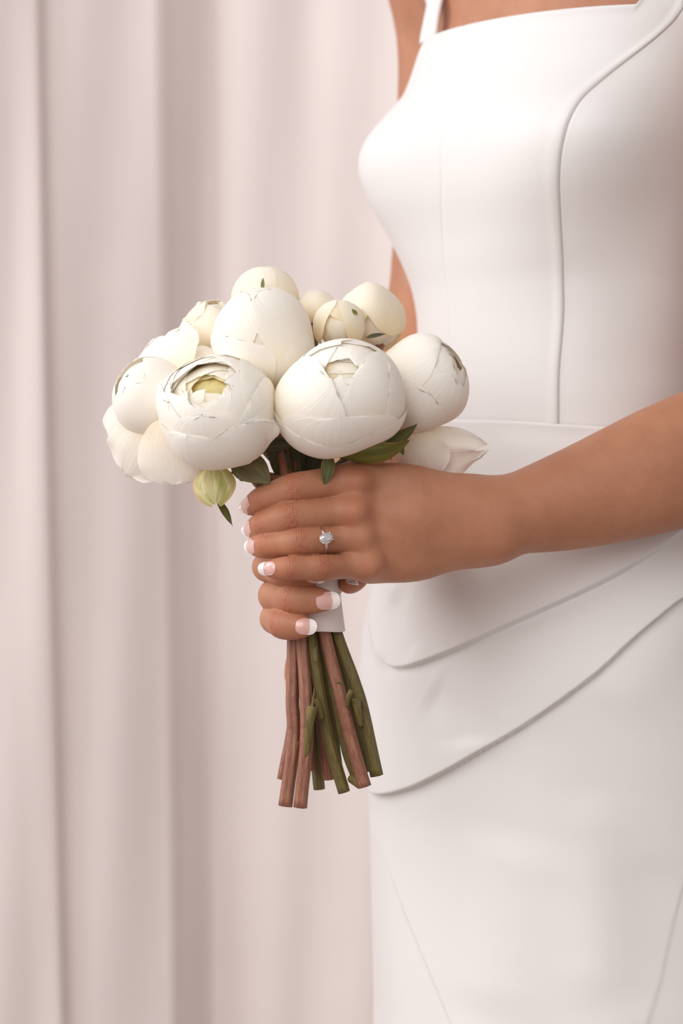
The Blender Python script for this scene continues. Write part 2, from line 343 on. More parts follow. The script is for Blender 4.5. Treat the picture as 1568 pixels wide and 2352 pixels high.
# ------------------------------------------------------------------ implicit body
PRIMS = []      # (kind, data, group)
NCH = 0
def chain(group, pts, radii, n=5, k=None):
    """radii in mm at the control points"""
    c = catmull(np.column_stack([np.asarray(pts), np.asarray(radii)*1e-3]), n)
    global NCH
    NCH += 1
    for i in range(len(c)-1): PRIMS.append(((group, NCH), c[i, :3], c[i+1, :3], c[i, 3], c[i+1, 3]))
    return c
def ball(group, p, r):
    global NCH
    NCH += 1
    PRIMS.append(((group, NCH), np.asarray(p), np.asarray(p)+1e-6, r*1e-3, r*1e-3))
r_px = lambda *a: [x*.29 for x in a]
FING = {}
def finger(name, ctrl, radii_px, dors):
    """ctrl: MCP, PIP, DIP, TIP as px, py, depth mm"""
    J = [P(*c) for c in ctrl]; R = r_px(*radii_px)
    pts, rad = [], []
    for i in range(len(J)):
        pts.append(J[i]); rad.append(R[2*i])
        if i < len(J)-1: pts.append((J[i]+J[i+1])/2); rad.append(R[2*i+1])
    c = chain(name, pts, rad, 4)
    FING[name] = (J, [r*1e-3 for r in R], nrm(dors))
    return c
# left hand: back of the hand towards the camera, fingers wrapped around the stems
finger('l_index', [(818, 1100, -20), (676, 1122, -36), (610, 1145, -28), (574, 1164, -17)], [36, 34, 33, 30, 28, 26, 18], (-.5, -.8, .35))
finger('l_middle', [(818, 1172, -25), (668, 1187, -41), (608, 1205, -33), (580, 1216, -21)], [35, 32, 32, 29, 27, 25, 18], (-.55, -.8, .1))
finger('l_ring', [(826, 1237, -24), (688, 1245, -42), (618, 1252, -36), (586, 1255, -25)], [32, 29, 31, 28, 27, 25, 18], (-.5, -.85, 0))
finger('l_pinky', [(850, 1298, -20), (738, 1304, -44), (668, 1305, -49), (622, 1307, -46)], [29, 26, 27.5, 24, 24, 22, 17], (-.15, -1, .05))
chain('l_palm', [P(1090, 1165, -2), P(960, 1120, -14), P(824, 1098, -16)], [14, 14, 11], 5)
chain('l_palm', [P(1085, 1185, -4), P(960, 1180, -21), P(822, 1172, -21)], [16, 14, 10.5], 5)
chain('l_palm', [P(1085, 1215, -2), P(965, 1230, -19), P(830, 1236, -20)], [16, 14, 10.5], 5)
chain('l_palm', [P(1085, 1222, 2), P(970, 1278, -10), P(852, 1300, -16)], [15, 15, 11], 5)
chain('l_palm', [P(1060, 1180, 8), P(960, 1160, 6), P(860, 1130, 10)], [14, 16, 12], 4)      # fullness of the palm
finger('l_thumb', [(905, 1118, 8), (815, 1108, 34), (730, 1112, 44), (640, 1120, 42)], [46, 40, 36, 34, 33, 30, 22], (0, 1, .3))
chain('l_arm', [P(1090, 1180, -2), P(1160, 1168, 0), P(1330, 1118, 14), P(1560, 1042, 34), P(1800, 965, 62)], [18.5, 19, 27, 37, 40], 6)
chain('l_arm', [P(1085, 1207, 3), P(1160, 1203, 2), P(1330, 1168, 14), P(1560, 1085, 34), P(1800, 985, 66)], [18, 18.5, 26, 36, 40], 6)
ball('l_arm', P(1142, 1237, -13), 11.5)
chain('l_arm', [P(1800, 965, 64), P(1860, 500, 60), P(1822, -40, 50)], [42, 44, 45], 5)
for p, r in (((822, 1106, -32), 7.5), ((818, 1176, -38), 7.5), ((832, 1238, -35), 7), ((852, 1299, -33), 8)): ball('l_palm', P(*p), r)
# right hand: fingers come round the left of the stems, nails to the camera
finger('r_index', [(735, 1262, 44), (613, 1300, 2), (652, 1316, -27), (726, 1322, -31)], [34, 33, 32, 30, 29, 26, 18], (-.1, -1, .1))
finger('r_middle', [(732, 1330, 46), (630, 1367, 2), (676, 1376, -29), (752, 1379, -32)], [36, 35, 36, 34, 33, 30, 20], (.05, -1, .08))
finger('r_ring', [(718, 1392, 44), (632, 1419, 4), (650, 1434, -24), (702, 1440, -33)], [33, 32, 33, 31, 31, 29, 20], (.05, -1, .05))
finger('r_pinky', [(712, 1432, 42), (690, 1478, 44), (679, 1530, 40), (672, 1572, 36)], [27, 25, 24, 22, 22, 20, 14], (-1, .2, .1))
chain('r_palm', [P(790, 1225, 84), P(760, 1240, 62), P(735, 1262, 48)], [17, 14, 10], 4)
chain('r_palm', [P(790, 1232, 84), P(756, 1285, 62), P(730, 1330, 50)], [17, 14, 10.5], 4)
chain('r_palm', [P(788, 1236, 84), P(746, 1312, 60), P(720, 1388, 49)], [17, 13, 10], 4)
chain('r_palm', [P(784, 1240, 84), P(734, 1335, 60), P(712, 1428, 47)], [16, 12.5, 9.5], 4)
finger('r_thumb', [(810, 1262, 58), (822, 1290, 30), (816, 1318, 10), (800, 1342, -6)], [40, 36, 33, 32, 31, 29, 20], (.75, -.6, .2))
chain('r_arm', [P(788, 1232, 86), P(822, 1130, 122), P(880, 1000, 190), P(975, 830, 262)], [23, 25, 31, 39], 6)
chain('r_arm', [P(975, 830, 262), P(1008, 660, 290), P(1030, 300, 300), P(1040, 60, 305), P(1036, -130, 300)], [39, 38, 40, 42, 46], 6)
# shoulders and neck
chain('trunk', [P(1040, -110, 300), P(1180, -200, 235), P(1330, -340, 190)], [46, 52, 56], 4)
chain('trunk', [P(1820, -70, 55), P(1570, -235, 120), P(1330, -345, 190)], [46, 48, 56], 4)
chain('trunk', [P(1320, -300, 190), P(1300, -560, 190)], [58, 55], 3)
LEGS = [((.125, .215, .72), (.12, .205, .46), (.12, .20, .06)), ((.215, .165, .72), (.215, .16, .46), (.21, .155, .06))]
for a, b, c in LEGS: chain('legs', [np.array(a), np.array(b), np.array(c)], [62, 48, 36], 4)
def smin(a, b, k):
    h = np.maximum(k-np.abs(a-b), 0)/k
    return np.minimum(a, b)-h*h*k*.25
PA = np.array([p[1] for p in PRIMS]); PB = np.array([p[2] for p in PRIMS]); RA = np.array([p[3] for p in PRIMS]); RB = np.array([p[4] for p in PRIMS]); PG = [p[0] for p in PRIMS]
def cap_d(p, i):
    ba = PB[i]-PA[i]; pa = p-PA[i]
    h = np.clip((pa@ba)/(ba@ba), 0, 1)
    d = pa-h[:, None]*ba
    return np.sqrt(np.einsum('ij,ij->i', d, d))-(RA[i]+h*(RB[i]-RA[i]))
KIN = {'l_palm': .012, 'r_palm': .012, 'l_arm': .020, 'r_arm': .004, 'trunk': .03, 'legs': .004}
def body_f(p, near=None):
    """signed distance of the whole body; near: primitives to look at"""
    g = {}; cg = {}
    for i in (range(len(PRIMS)) if near is None else near):
        d = cap_d(p, i); n = PG[i]
        cg[n] = d if n not in cg else smin(cg[n], d, .0022)
    for (n, _), d in cg.items(): g[n] = d if n not in g else smin(g[n], d, KIN.get(n, .0022))
    big = np.full(len(p), .08)
    def get(n): return g.get(n, big)
    res = {}
    for s in 'lr':
        F = big
        for n in ('index', 'middle', 'ring', 'pinky'): F = smin(F, get(s+'_'+n), .0010)
        H = smin(get(s+'_palm'), F, .009); H = smin(H, get(s+'_thumb'), .012)
        res[s] = smin(H, get(s+'_arm'), .022)
    hands = np.minimum(res['l'], res['r'])
    t = torso_f(p, .009)
    t = np.maximum(t, p[:, 2]-1.46); t = np.maximum(t, .60-p[:, 2])
    t = smin(smin(t, get('trunk'), .05), get('legs'), .012)
    return smin(hands, t, .004) if near is not None and not len(g) else np.where(p[:, 2] > 1.28, smin(hands, t, .03), np.minimum(hands, t))
def surface(f_region, lo, hi, h, B=16):
    lo = np.asarray(lo, float); nb = np.ceil((np.asarray(hi)-lo)/(B*h)).astype(int)
    dims = nb*B+2
    bi = np.stack(np.meshgrid(*[np.arange(n) for n in nb], indexing='ij'), -1).reshape(-1, 3)
    ctr = lo+(bi+.5)*B*h
    half = B*h*math.sqrt(3)/2
    mid = (PA+PB)/2; hl = np.linalg.norm(PB-PA, axis=1)/2+np.maximum(RA, RB)
    val = np.concatenate([body_f(c) for c in np.array_split(ctr, max(1, len(ctr)//20000))])
    keep = np.abs(val) < half*1.25+.004
    bi = bi[keep]; ctr = ctr[keep]
    loc = np.stack(np.meshgrid(*[np.arange(B+1)]*3, indexing='ij'), -1).reshape(-1, 3)
    key = lambda c: (c[..., 0]*dims[1]+c[..., 1])*dims[2]+c[..., 2]
    co, ids, edges = [], [], []
    for b0, c in zip(bi, ctr):
        near = np.nonzero(np.linalg.norm(mid-c, axis=1)-hl < half+.045)[0]
        base = lo+b0*B*h
        v = body_f(base+loc*h, near).reshape(B+1, B+1, B+1)
        s = v < 0
        if s.all() or not s.any(): continue
        acc = np.zeros((B, B, B, 3)); cnt = np.zeros((B, B, B))
        for ax in range(3):
            sl0 = [slice(None)]*3; sl1 = [slice(None)]*3; sl0[ax] = slice(0, B); sl1[ax] = slice(1, B+1)
            v0, v1 = v[tuple(sl0)], v[tuple(sl1)]; cr = (v0 < 0) != (v1 < 0)
            t = np.where(cr, v0/np.where(cr, v0-v1, 1), 0)
            oth = [a for a in range(3) if a != ax]
            for o1 in (0, 1):
                for o2 in (0, 1):
                    q = [slice(0, B)]*3; q[oth[0]] = slice(o1, o1+B); q[oth[1]] = slice(o2, o2+B)
                    c_ = cr[tuple(q)]; t_ = t[tuple(q)]
                    off = np.zeros((B, B, B, 3)); off[..., ax] = t_; off[..., oth[0]] = o1; off[..., oth[1]] = o2
                    acc += off*c_[..., None]; cnt += c_
            # quads of this axis: edges owned by the block
            own = [slice(0, B)]*3
            e = np.argwhere(cr[tuple(own)])
            if len(e):
                flip = s[tuple(own)][tuple(e.T)]
                edges.append((ax, e+b0*B, flip))
        act = np.argwhere(cnt > 0)
        pos = acc[tuple(act.T)]/cnt[tuple(act.T)][:, None]
        wp = base+(act+pos)*h
        # one Newton step onto the surface
        e = h*.3
        f0 = body_f(wp, near); gr = np.stack([body_f(wp+e*np.eye(3)[a], near)-body_f(wp-e*np.eye(3)[a], near) for a in range(3)], -1)/(2*e)
        g2 = np.maximum((gr**2).sum(1), .05)
        st = np.clip(f0/g2, -h*.6, h*.6)
        co.append(wp-gr*st[:, None]); ids.append(key(act+b0*B))
    co = np.concatenate(co); ids = np.concatenate(ids)
    o = np.argsort(ids); ids = ids[o]; co = co[o]
    quads = []
    for ax, e, flip in edges:
        a1, a2 = (ax+1) % 3, (ax+2) % 3
        d1 = np.zeros(3, int); d1[a1] = 1; d2 = np.zeros(3, int); d2[a2] = 1
        k4 = np.stack([key(e-d1-d2), key(e-d2), key(e), key(e-d1)], -1)
        ix = np.searchsorted(ids, k4); ix = np.minimum(ix, len(ids)-1)
        ok = (ids[ix] == k4).all(1)
        q = ix[ok]; fl = flip[ok]
        q[~fl] = q[~fl][:, ::-1]
        quads.append(q)
    return co, np.concatenate(quads)
def relax(co, q, it, lam=.5):
    for _ in range(it):
        acc = np.zeros_like(co); n = np.zeros(len(co))
        for a, b in ((0, 1), (1, 2), (2, 3), (3, 0)):
            for x, y in ((a, b), (b, a)):
                np.add.at(acc, q[:, x], co[q[:, y]]); np.add.at(n, q[:, x], 1)
        m = acc/np.maximum(n, 1)[:, None]
        co = co+(m-co)*lam
    return co
# arms and hands fine, trunk coarse; the cut lies on the hidden upper arms
def cut_keep(co, q, fn):
    m = fn(co[q].mean(1)); q = q[m]; used = np.unique(q); mp = -np.ones(len(co), int); mp[used] = np.arange(len(used)); return co[used], mp[q]
def is_fine(c):
    px = proj(c)
    left = (c[:, 1] < .115) & (px[:, 1] > 860) & (px[:, 1] < 1480) & (px[:, 0] < 1700)
    return left
H_F, H_C = .0009, .0030
lo_l = P(540, 1500, 0); lo_l[1] = -.075
hi_l = P(1700, 830, 0); hi_l[1] = .120
co1, q1 = surface(None, [P(540, 1, 0)[0], -.075, P(0, 1620, 0)[2]], [P(1690, 1, 0)[0], .125, P(0, 860, 0)[2]], H_F)
def fine_sel(c):
    # everything of arms and hands in the box, but not the trunk
    d_t = torso_f(c, .009)
    return (d_t > .004)
co1, q1 = cut_keep(co1, q1, fine_sel)
co2, q2 = surface(None, [-.12, -.06, .03], [.48, .42, 1.52], H_C)
bx0 = np.array([P(540, 1, 0)[0], -.075, P(0, 1620, 0)[2]]); bx1 = np.array([P(1690, 1, 0)[0], .125, P(0, 860, 0)[2]])
def coarse_sel(c):
    inside = ((c > bx0+.003) & (c < bx1-.003)).all(1)
    return ~(inside & (torso_f(c, .009) > .004))
co2, q2 = cut_keep(co2, q2, coarse_sel)
co1 = relax(co1, q1, 2, .45); co2 = relax(co2, q2, 3, .45)
CO = np.concatenate([co1, co2]); Q = np.concatenate([q1, q2+len(co1)])
PERSON = empty('person', 'person in a white square-neck gown holding a bouquet of peonies with both hands', 'person', (.15, CY, 0))
def local(o_loc, v): return np.asarray(v)-np.asarray(o_loc)
PL = (.15, CY, 0)
# creases over the joints and warmer knuckles
ct = np.zeros(len(CO)); cw = np.zeros(len(CO)); fl = np.zeros(len(CO))
for n, (J, R, dv) in FING.items():
    for ji, (ext, amp) in ((1, (.0062, 1.)), (2, (.0042, .8))):
        c = J[ji]; r = R[2*ji]
        d = nrm(nrm(J[ji+1]-c)+nrm(c-J[ji-1])); dn = nrm(-nrm(J[ji+1]-c)+nrm(c-J[ji-1])) if np.linalg.norm(nrm(J[ji+1]-c)-nrm(c-J[ji-1])) > .25 else dv
        m = np.linalg.norm(CO-c, axis=1) < .022
        v = CO[m]-c; t = v@d; lat = v-t[:, None]*d; rr = np.linalg.norm(lat, axis=1)
        own = np.exp(-(np.maximum(rr-r*1.15, 0)/.0012)**2)
        dorsal = np.clip((lat@dn)/(rr+1e-6)+.35, 0, 1)
        wgt = np.exp(-(t/ext)**2)*own*dorsal*amp
        idx = np.nonzero(m)[0]; sel = wgt > cw[idx]
        cw[idx[sel]] = wgt[sel]; ct[idx[sel]] = t[sel]*1e3
        fl[idx] = np.maximum(fl[idx], np.exp(-(t/.006)**2)*own*dorsal*.38)
    tip = J[-1]; dist = np.linalg.norm(CO-tip, axis=1); fl = np.maximum(fl, .45*np.exp(-(dist/.011)**2)*(dist < .04))
for p in ((822, 1110, -32), (852, 1300, -33), (818, 1180, -38)):
    dist = np.linalg.norm(CO-P(*p), axis=1); fl = np.maximum(fl, .45*np.exp(-(dist/.009)**2))
# main folds of the joints are real dents
me = mesh_from('body', CO-np.array(PL), Q, [M_SKIN])
for nm, arr in (('crease_t', ct), ('crease_w', cw), ('flush', fl)):
    at = me.attributes.new(nm, 'FLOAT', 'POINT'); at.data.foreach_set('value', arr.astype(np.float32))
BODY = link('body', me, PERSON)
# ------------------------------------------------------------------ fingernails
def fingernail(fname, tip_dir, dors, curv_mm, back_mm, front_mm, half_mm, tip_from=.66):
    J, R, _ = FING[fname]
    d = nrm(tip_dir); n = np.asarray(dors, float); n = nrm(n-(n@d)*d); s = np.cross(d, n); c = J[-1]
    near = [i for i in range(len(PRIMS)) if PG[i][0] == fname]
    # height of the skin along the middle of the nail, then a gentle parabola through it
    ys = np.linspace(-back_mm, min(2.5, front_mm), 9)*1e-3; hs = []
    for y in ys:
        hh = np.linspace(.014, -.002, 240); f = body_f(c+d*y+hh[:, None]*n, near); k = np.nonzero(f < 0)[0]
        hs.append(hh[k[0]] if len(k) else np.nan)
    hs = np.array(hs); ok = ~np.isnan(hs)
    pf = np.polyfit(ys[ok], hs[ok], 2 if ok.sum() > 4 else 1)
    rc = curv_mm*1e-3; ph = math.asin(min(.97, half_mm/curv_mm))
    def plate(white):
        nu, nv = 17, 16; top = []
        for iv in range(nv):
            for u in np.linspace(-1, 1, nu):
                smile = tip_from+.10*(1-u*u)-.06
                v = (smile-.015)+(1-smile+.015)*iv/(nv-1) if white else smile*iv/(nv-1)
                wv = math.sqrt(max(0, 1-((.34-min(v, .34))/.348)**2))*(1 if v < .56 else math.sqrt(max(.0, 1-((v-.56)/.442)**2.2)))
                y = (-back_mm+(back_mm+front_mm)*v)*1e-3
                yh = min(y, .0025); h = np.polyval(pf, yh)
                if y > yh: h += max(-.12, min(.0, np.polyval(np.polyder(pf), yh)))*(y-yh)
                a = ph*u*wv
                h += .00034+(.00010 if white else 0)-rc*(1-math.cos(a))
                top.append(c+d*y+s*rc*math.sin(a)+n*h)
        top = np.array(top); bot = top-n*.0006; V = np.concatenate([top, bot]); k = nv*nu; F = [tuple(f) for f in grid_faces(nv, nu)]
        F2 = [tuple(x+k for x in reversed(f)) for f in F]
        rim = [i*nu for i in range(nv)]+[(nv-1)*nu+j for j in range(1, nu)]+[i*nu+nu-1 for i in range(nv-2, -1, -1)]+[j for j in range(nu-2, 0, -1)]
        return V, F+F2+[(b, a, a+k, b+k) for a, b in zip(rim, rim[1:]+rim[:1])]
    V, F = plate(False)
    ob = link('fingernail', mesh_from('fingernail', V-np.array(PL), F, [M_NAIL]), PERSON)
    V, F = plate(True)
    t = link('nail_tip', mesh_from('nail_tip', V-np.array(PL), F, [M_TIP]), ob); t['label'] = 'white painted nail tip'
    return ob
fingernail('l_index', (-.72, .56, -.38), (-.58, -.80, .10), 6.6, 8.0, 5.2, 5.2, .80)
fingernail('l_middle', (-.72, .60, -.24), (-.60, -.80, .0), 6.4, 8.0, 5.2, 5.0, .80)
fingernail('l_ring', (-.78, .60, -.06), (-.58, -.80, .0), 6.4, 8.0, 5.2, 5.0, .80)
fingernail('l_pinky', (-.96, .12, -.02), (-.15, -.97, .12), 6.0, 4.0, 8.0, 4.4)
fingernail('r_index', (.96, -.02, -.12), (.05, -1, .05), 7.2, 7, 7, 5.4)
fingernail('r_middle', (.97, -.02, .06), (.06, -.99, -.02), 7.4, 7.5, 8.5, 5.8)
fingernail('r_ring', (.96, -.05, -.06), (.0, -.98, .12), 7.0, 6.6, 7.6, 5.3)
fingernail('r_pinky', (-.05, -.1, -1), (-1, .1, .0), 5.4, 5, 4.5, 3.9)
fingernail('r_thumb', (.30, -.55, -.62), (.60, -.72, .30), 7.5, 6.0, 5.5, 5.6)
# ------------------------------------------------------------------ ring
def ring_thing():
    J, R, _ = FING['l_ring']
    a, b = J[0], J[1]; t = .66
    c = a*(1-t)+b*t; d = nrm(b-a)
    d = nrm(d+np.array([0, 0, -.12]))                 # the band leans a little
    n = nrm(np.array([-.10, -1, .06])-(np.array([-.10, -1, .06])@d)*d); s = np.cross(d, n)
    root = empty('engagement_ring', 'white gold ring with an oval clear stone on the left ring finger', 'ring', tuple(c))
    # band
    n1, n2 = 56, 10; V = []
    for i in range(n1):
        A = 2*math.pi*i/n1; rad = n*math.cos(A)+s*math.sin(A)
        for j in range(n2):
            B = 2*math.pi*j/n2
            V.append(rad*((.0093+.00085*math.cos(B)))+d*(.00115*math.sin(B)))
    F = []
    for i in range(n1):
        for j in range(n2): F.append((i*n2+j, i*n2+(j+1) % n2, ((i+1) % n1)*n2+(j+1) % n2, ((i+1) % n1)*n2+j))
    link('band', mesh_from('band', V, F, [M_METAL]), root)
    # oval brilliant: crown, girdle, pavilion; long axis along the finger, turned a little
    e1 = nrm(-d+.22*s*(1 if s[2] > 0 else -1)); e2 = np.cross(n, e1)
    g0 = n*.0138-d*-.0014
    m = 16; rings = [(.0, -.0034), (.55, -.0019), (1.0, -.0001), (1.0, .0002), (.78, .0011), (.52, .0016)]
    V = []; F = []
    for k, (sc, h) in enumerate(rings):
        for i in range(m):
            A = 2*math.pi*(i+.5*(k % 2))/m
            V.append(g0+e1*(.0050*sc*math.cos(A))+e2*(.0037*sc*math.sin(A))+n*h)
    for k in range(len(rings)-1):
        for i in range(m):
            j = (i+1) % m
            if k == 0: F.append((i, m+j, m+i)) if False else F.append((k*m+i, (k+1)*m+j, (k+1)*m+i))
            a0, a1, b0, b1 = k*m+i, k*m+j, (k+1)*m+i, (k+1)*m+j
            if k == 0: continue
            if k % 2 == 0: F += [(a0, a1, b0), (a1, b1, b0)]
            else: F += [(a0, a1, b1), (a0, b1, b0)]
    F.append(tuple(range((len(rings)-1)*m, len(rings)*m)))
    me = mesh_from('gemstone', V, F, [M_GEM], smooth=False)
    bm = bmesh.new(); bm.from_mesh(me); bmesh.ops.remove_doubles(bm, verts=bm.verts, dist=1e-5); bmesh.ops.recalc_face_normals(bm, faces=bm.faces); bm.to_mesh(me); bm.free()
    link('gemstone', me, root)
    for A in (40, 140, 220, 320):
        A = math.radians(A); p1 = g0+e1*(.0049*math.cos(A))+e2*(.0037*math.sin(A)); p0 = n*.0094+d*.0004*math.cos(A)+e2*.0012*math.sin(A)
        q = catmull([p0, (p0*.4+p1*.6)+e1*.0006*math.cos(A)-n*.0008, p1+n*.0008], 4)
        V, F = tube(q, [.00050]*len(q), 8)
        link('prong', mesh_from('prong', V, F, [M_METAL]), root)
    return root
def tube(path, rad, ns=12, prof=None, cap=True):
    path = np.asarray(path); t = np.gradient(path, axis=0); t /= np.linalg.norm(t, axis=1)[:, None]
    up = np.array([0, 1., 0]) if abs(t[0][1]) < .9 else np.array([1., 0, 0])
    V = []; x = nrm(np.cross(up, t[0]))
    for p, tt, r in zip(path, t, rad):
        x = nrm(x-(x@tt)*tt); y = np.cross(tt, x)
        for j in range(ns):
            A = 2*math.pi*j/ns; k = r*(prof[j] if prof is not None else 1)
            V.append(p+(x*math.cos(A)+y*math.sin(A))*k)
    F = [tuple(f) for f in grid_faces(len(path), ns, True)]
    if cap: F += [tuple(range(ns-1, -1, -1)), tuple(range((len(path)-1)*ns, len(path)*ns))]
    return V, F
RING = ring_thing()
# ------------------------------------------------------------------ wedding dress
def ray_to_torso(pts):
    """photo pixels -> (theta, z) on the undraped gown, by looking along the camera's rays"""
    th = np.linspace(-1.6, 2.6, 700); z = np.linspace(.25, 1.45, 900)
    T, Z = np.meshgrid(th, z, indexing='ij')
    g = torso_pt(T.ravel(), Z.ravel()).reshape(T.shape+(3,))
    gt = np.gradient(g, axis=0); gz = np.gradient(g, axis=1); nn = np.cross(gt, gz)
    view = g-np.array([0, -D, ZC]); face = (nn*view).sum(-1)
    sg = np.sign((nn[350, 450]*(g[350, 450]-np.array([.17, CY, 1.0]))).sum())
    ok = face*sg < 0
    px = proj(g); out = []
    for x, y in pts:
        d = (px[..., 0]-x)**2+(px[..., 1]-y)**2; d[~ok] = 1e9
        i = np.unravel_index(np.argmin(d), d.shape); out.append((T[i], Z[i]))
    return np.array(out)
SEAM = ray_to_torso([(1566, 32), (1500, 92), (1400, 165), (1335, 218), (1303, 280), (1287, 350), (1283, 420), (1288, 500), (1294, 600), (1294, 700), (1288, 800), (1283, 880), (1281, 960)])
SEAM2 = ray_to_torso([(1066, 64), (1050, 140), (1032, 220), (1018, 300), (1014, 420), (1020, 600), (1030, 800), (1040, 950)])
WAIST = ray_to_torso([(955, 968), (1000, 965), (1085, 962), (1180, 966), (1280, 971), (1400, 981), (1480, 990), (1560, 998)])
NECK_L = ray_to_torso([(988, 87)])[0]; NECK_R = ray_to_torso([(1462, 11)])[0]
Z_NECK = float(np.interp(0, [NECK_L[0], NECK_R[0]], [NECK_L[1], NECK_R[1]]))
so = np.argsort(SEAM[:, 1]); _sz = np.linspace(SEAM[so[0], 1], SEAM[so[-1], 1]+.02, 400)
_sv = np.interp(_sz, SEAM[so, 1], SEAM[so, 0]); _gk = np.exp(-(np.arange(-24, 25)/11.)**2); _gk /= _gk.sum()
_sv = np.convolve(np.pad(_sv, 24, mode='reflect', reflect_type='odd'), _gk, mode='valid')
seam_th = lambda z: np.interp(z, _sz, _sv)
so2 = np.argsort(SEAM2[:, 1]); seam2_th = lambda z: np.interp(z, SEAM2[so2, 1], SEAM2[so2, 0])
def smst(a, b, x):
    t = np.clip((x-a)/(b-a), 0, 1); return t*t*(3-2*t)
def z_waist(th): return np.interp(th, WAIST[:, 0], WAIST[:, 1])
def z_top(th):
    zl = np.interp(th, [NECK_L[0], NECK_R[0]], [NECK_L[1], NECK_R[1]])
    r = zl+0*th
    r = r-.10*smst(NECK_R[0]+.9, NECK_R[0]+1.6, th)                     # armhole by the near arm
    r = r-.07*smst(-NECK_L[0]+.04, -NECK_L[0]+.60, -th)                  # far armhole
    return r
J0 = float(np.mean(SEAM[:, 0]))
cols = list(np.arange(-1.55, -.9, .02))+list(np.arange(-.9, 1.45, .0080))+list(np.arange(1.45, 2.45, .02)); cols += list(np.arange(2.45, 2*math.pi-1.55, .045))
cols = [c for c in cols if abs(c-J0) > .031]+[J0+k for k in (-.028, -.020, -.013, -.008, -.004, 0, .004, .008, .013, .020, .028)]
cols = np.array(sorted(cols)); JS = int(np.argmin(np.abs(cols-J0)))
_wd = np.where(cols < J0, 1.5, 1.9)
wth = np.cos(np.clip((cols-J0)/_wd, -1, 1)*math.pi/2)**2
print('SEAM', J0, SEAM[:, 0].min(), SEAM[:, 0].max(), NECK_L, NECK_R)
nC = len(cols)
zw = z_waist(cols); ztop = z_top(cols)
for _ in range(6):
    ztop = z_top(cols+(seam_th(ztop[JS])-J0)*wth)
nb = 190
_tt = cols+(seam_th(ztop[JS])-J0)*wth; rise = .050*smst(NECK_R[0]-.01, NECK_R[0]+.14, _tt)*(1-smst(NECK_R[0]+.75, NECK_R[0]+1.3, _tt))
rows_b = [zw-.010+.002*k for k in range(4)]+[zw+(ztop-zw)*t+rise*max(0, (t-.955)/.045) for t in np.linspace(0, 1, nb-4)]
skirt_lo = .36
rows_s = [zw+(skirt_lo-zw)*t for t in np.concatenate([np.linspace(0, .50, 380), np.linspace(.50, 1, 150)[1:]])]+[np.full(nC, skirt_lo)*(1-t)+.012*t for t in np.linspace(.03, 1, 50)]
def dress_pts(Zrows, warp):
    Z = np.array(Zrows)
    TH = np.repeat(cols[None], len(Z), 0)
    ts = seam_th(Z[:, JS])
    TH = TH+((ts-J0)*warp)[:, None]*wth[None]
    p = torso_pt(TH.ravel(), Z.ravel()).reshape(Z.shape+(3,))
    return TH, Z, p
def normals(TH, Z):
    e = 2e-3; t = TH.ravel(); z = Z.ravel()
    n = np.cross(torso_pt(t+e, z)-torso_pt(t-e, z), torso_pt(t, z+e)-torso_pt(t, z-e))
    return (n/np.linalg.norm(n, axis=-1, keepdims=True)).reshape(TH.shape+(3,))
R0 = .135
def sdist(TH, Z, line):
    """signed distance (m) from a polyline in unrolled gown space, + above it; also the position along it 0..1"""
    L = catmull(np.column_stack([line[:, 0]*R0, line[:, 1]]), 6)
    q = np.stack([TH*R0, Z], -1); best = np.full(TH.shape, 1e9); sg = np.zeros(TH.shape); along = np.zeros(TH.shape)
    seg = np.linalg.norm(np.diff(L, axis=0), axis=1); cum = np.concatenate([[0], np.cumsum(seg)])
    for i in range(len(L)-1):
        ab = L[i+1]-L[i]; pa = q-L[i]; h = np.clip((pa@ab)/(ab@ab), 0, 1)
        d = pa-h[..., None]*ab; dd = np.sqrt((d**2).sum(-1))
        s = np.sign(ab[0]*pa[..., 1]-ab[1]*pa[..., 0]); m = dd < best
        best = np.where(m, dd, best); sg = np.where(m, s, sg); along = np.where(m, (cum[i]+h*seg[i])/cum[-1], along)
    return best*sg, along
def pleat(TH, Z, line, h, w_up, w_dn, fade=(.08, .1), sharp=.0006, lip=.0):
    """the upper layer bulges over a tucked edge; below it the cloth starts recessed"""
    t, al = sdist(TH, Z, line)
    f = smst(0, fade[0], al)*(1-smst(1-fade[1], 1, al)) if fade else 1
    up = h*np.exp(-(np.maximum(t, 0)/w_up)**1.5); dn = -h*.0*np.exp(-(np.maximum(-t, 0)/w_dn)**1.3)
    s = smst(-sharp, sharp, t)
    return (up*s+dn*(1-s))*f
def ridge(TH, Z, line, h, wd, fade=(.2, .2)):
    t, al = sdist(TH, Z, line); f = smst(0, fade[0], al)*(1-smst(1-fade[1], 1, al))
    return h*np.exp(-(t/wd)**2)*f
PXL = lambda pts: ray_to_torso(pts)
F1 = PXL([(857, 1350), (862, 1420), (880, 1490), (906, 1530), (960, 1527), (1060, 1490), (1150, 1452), (1270, 1396), (1400, 1332), (1500, 1268), (1566, 1222), (1640, 1175), (1720, 1120)])
F2 = PXL([(838, 1800), (880, 1822), (945, 1812), (1020, 1776), (1100, 1732), (1200, 1670), (1300, 1602), (1380, 1540), (1450, 1472), (1520, 1408), (1566, 1370), (1640, 1310), (1720, 1245)])
F3 = PXL([(905, 1350), (915, 1400), (935, 1460), (968, 1520)])
F4 = PXL([(858, 1350), (862, 1420), (880, 1490), (905, 1528)])
F5 = PXL([(846, 1865), (880, 1960), (930, 2090), (985, 2220), (1040, 2350)])
F6 = PXL([(1660, 1650), (1610, 1850), (1566, 2050), (1540, 2150), (1515, 2260), (1490, 2350)])
F7 = PXL([(1090, 962), (1200, 985), (1330, 1000), (1420, 1005)])
F8 = PXL([(1650, 1360), (1566, 1440), (1460, 1560), (1380, 1660)])
F9 = PXL([(1500, 1950), (1490, 2120), (1470, 2350)])
F10 = PXL([(1190, 1900), (1150, 2100), (1130, 2350)])
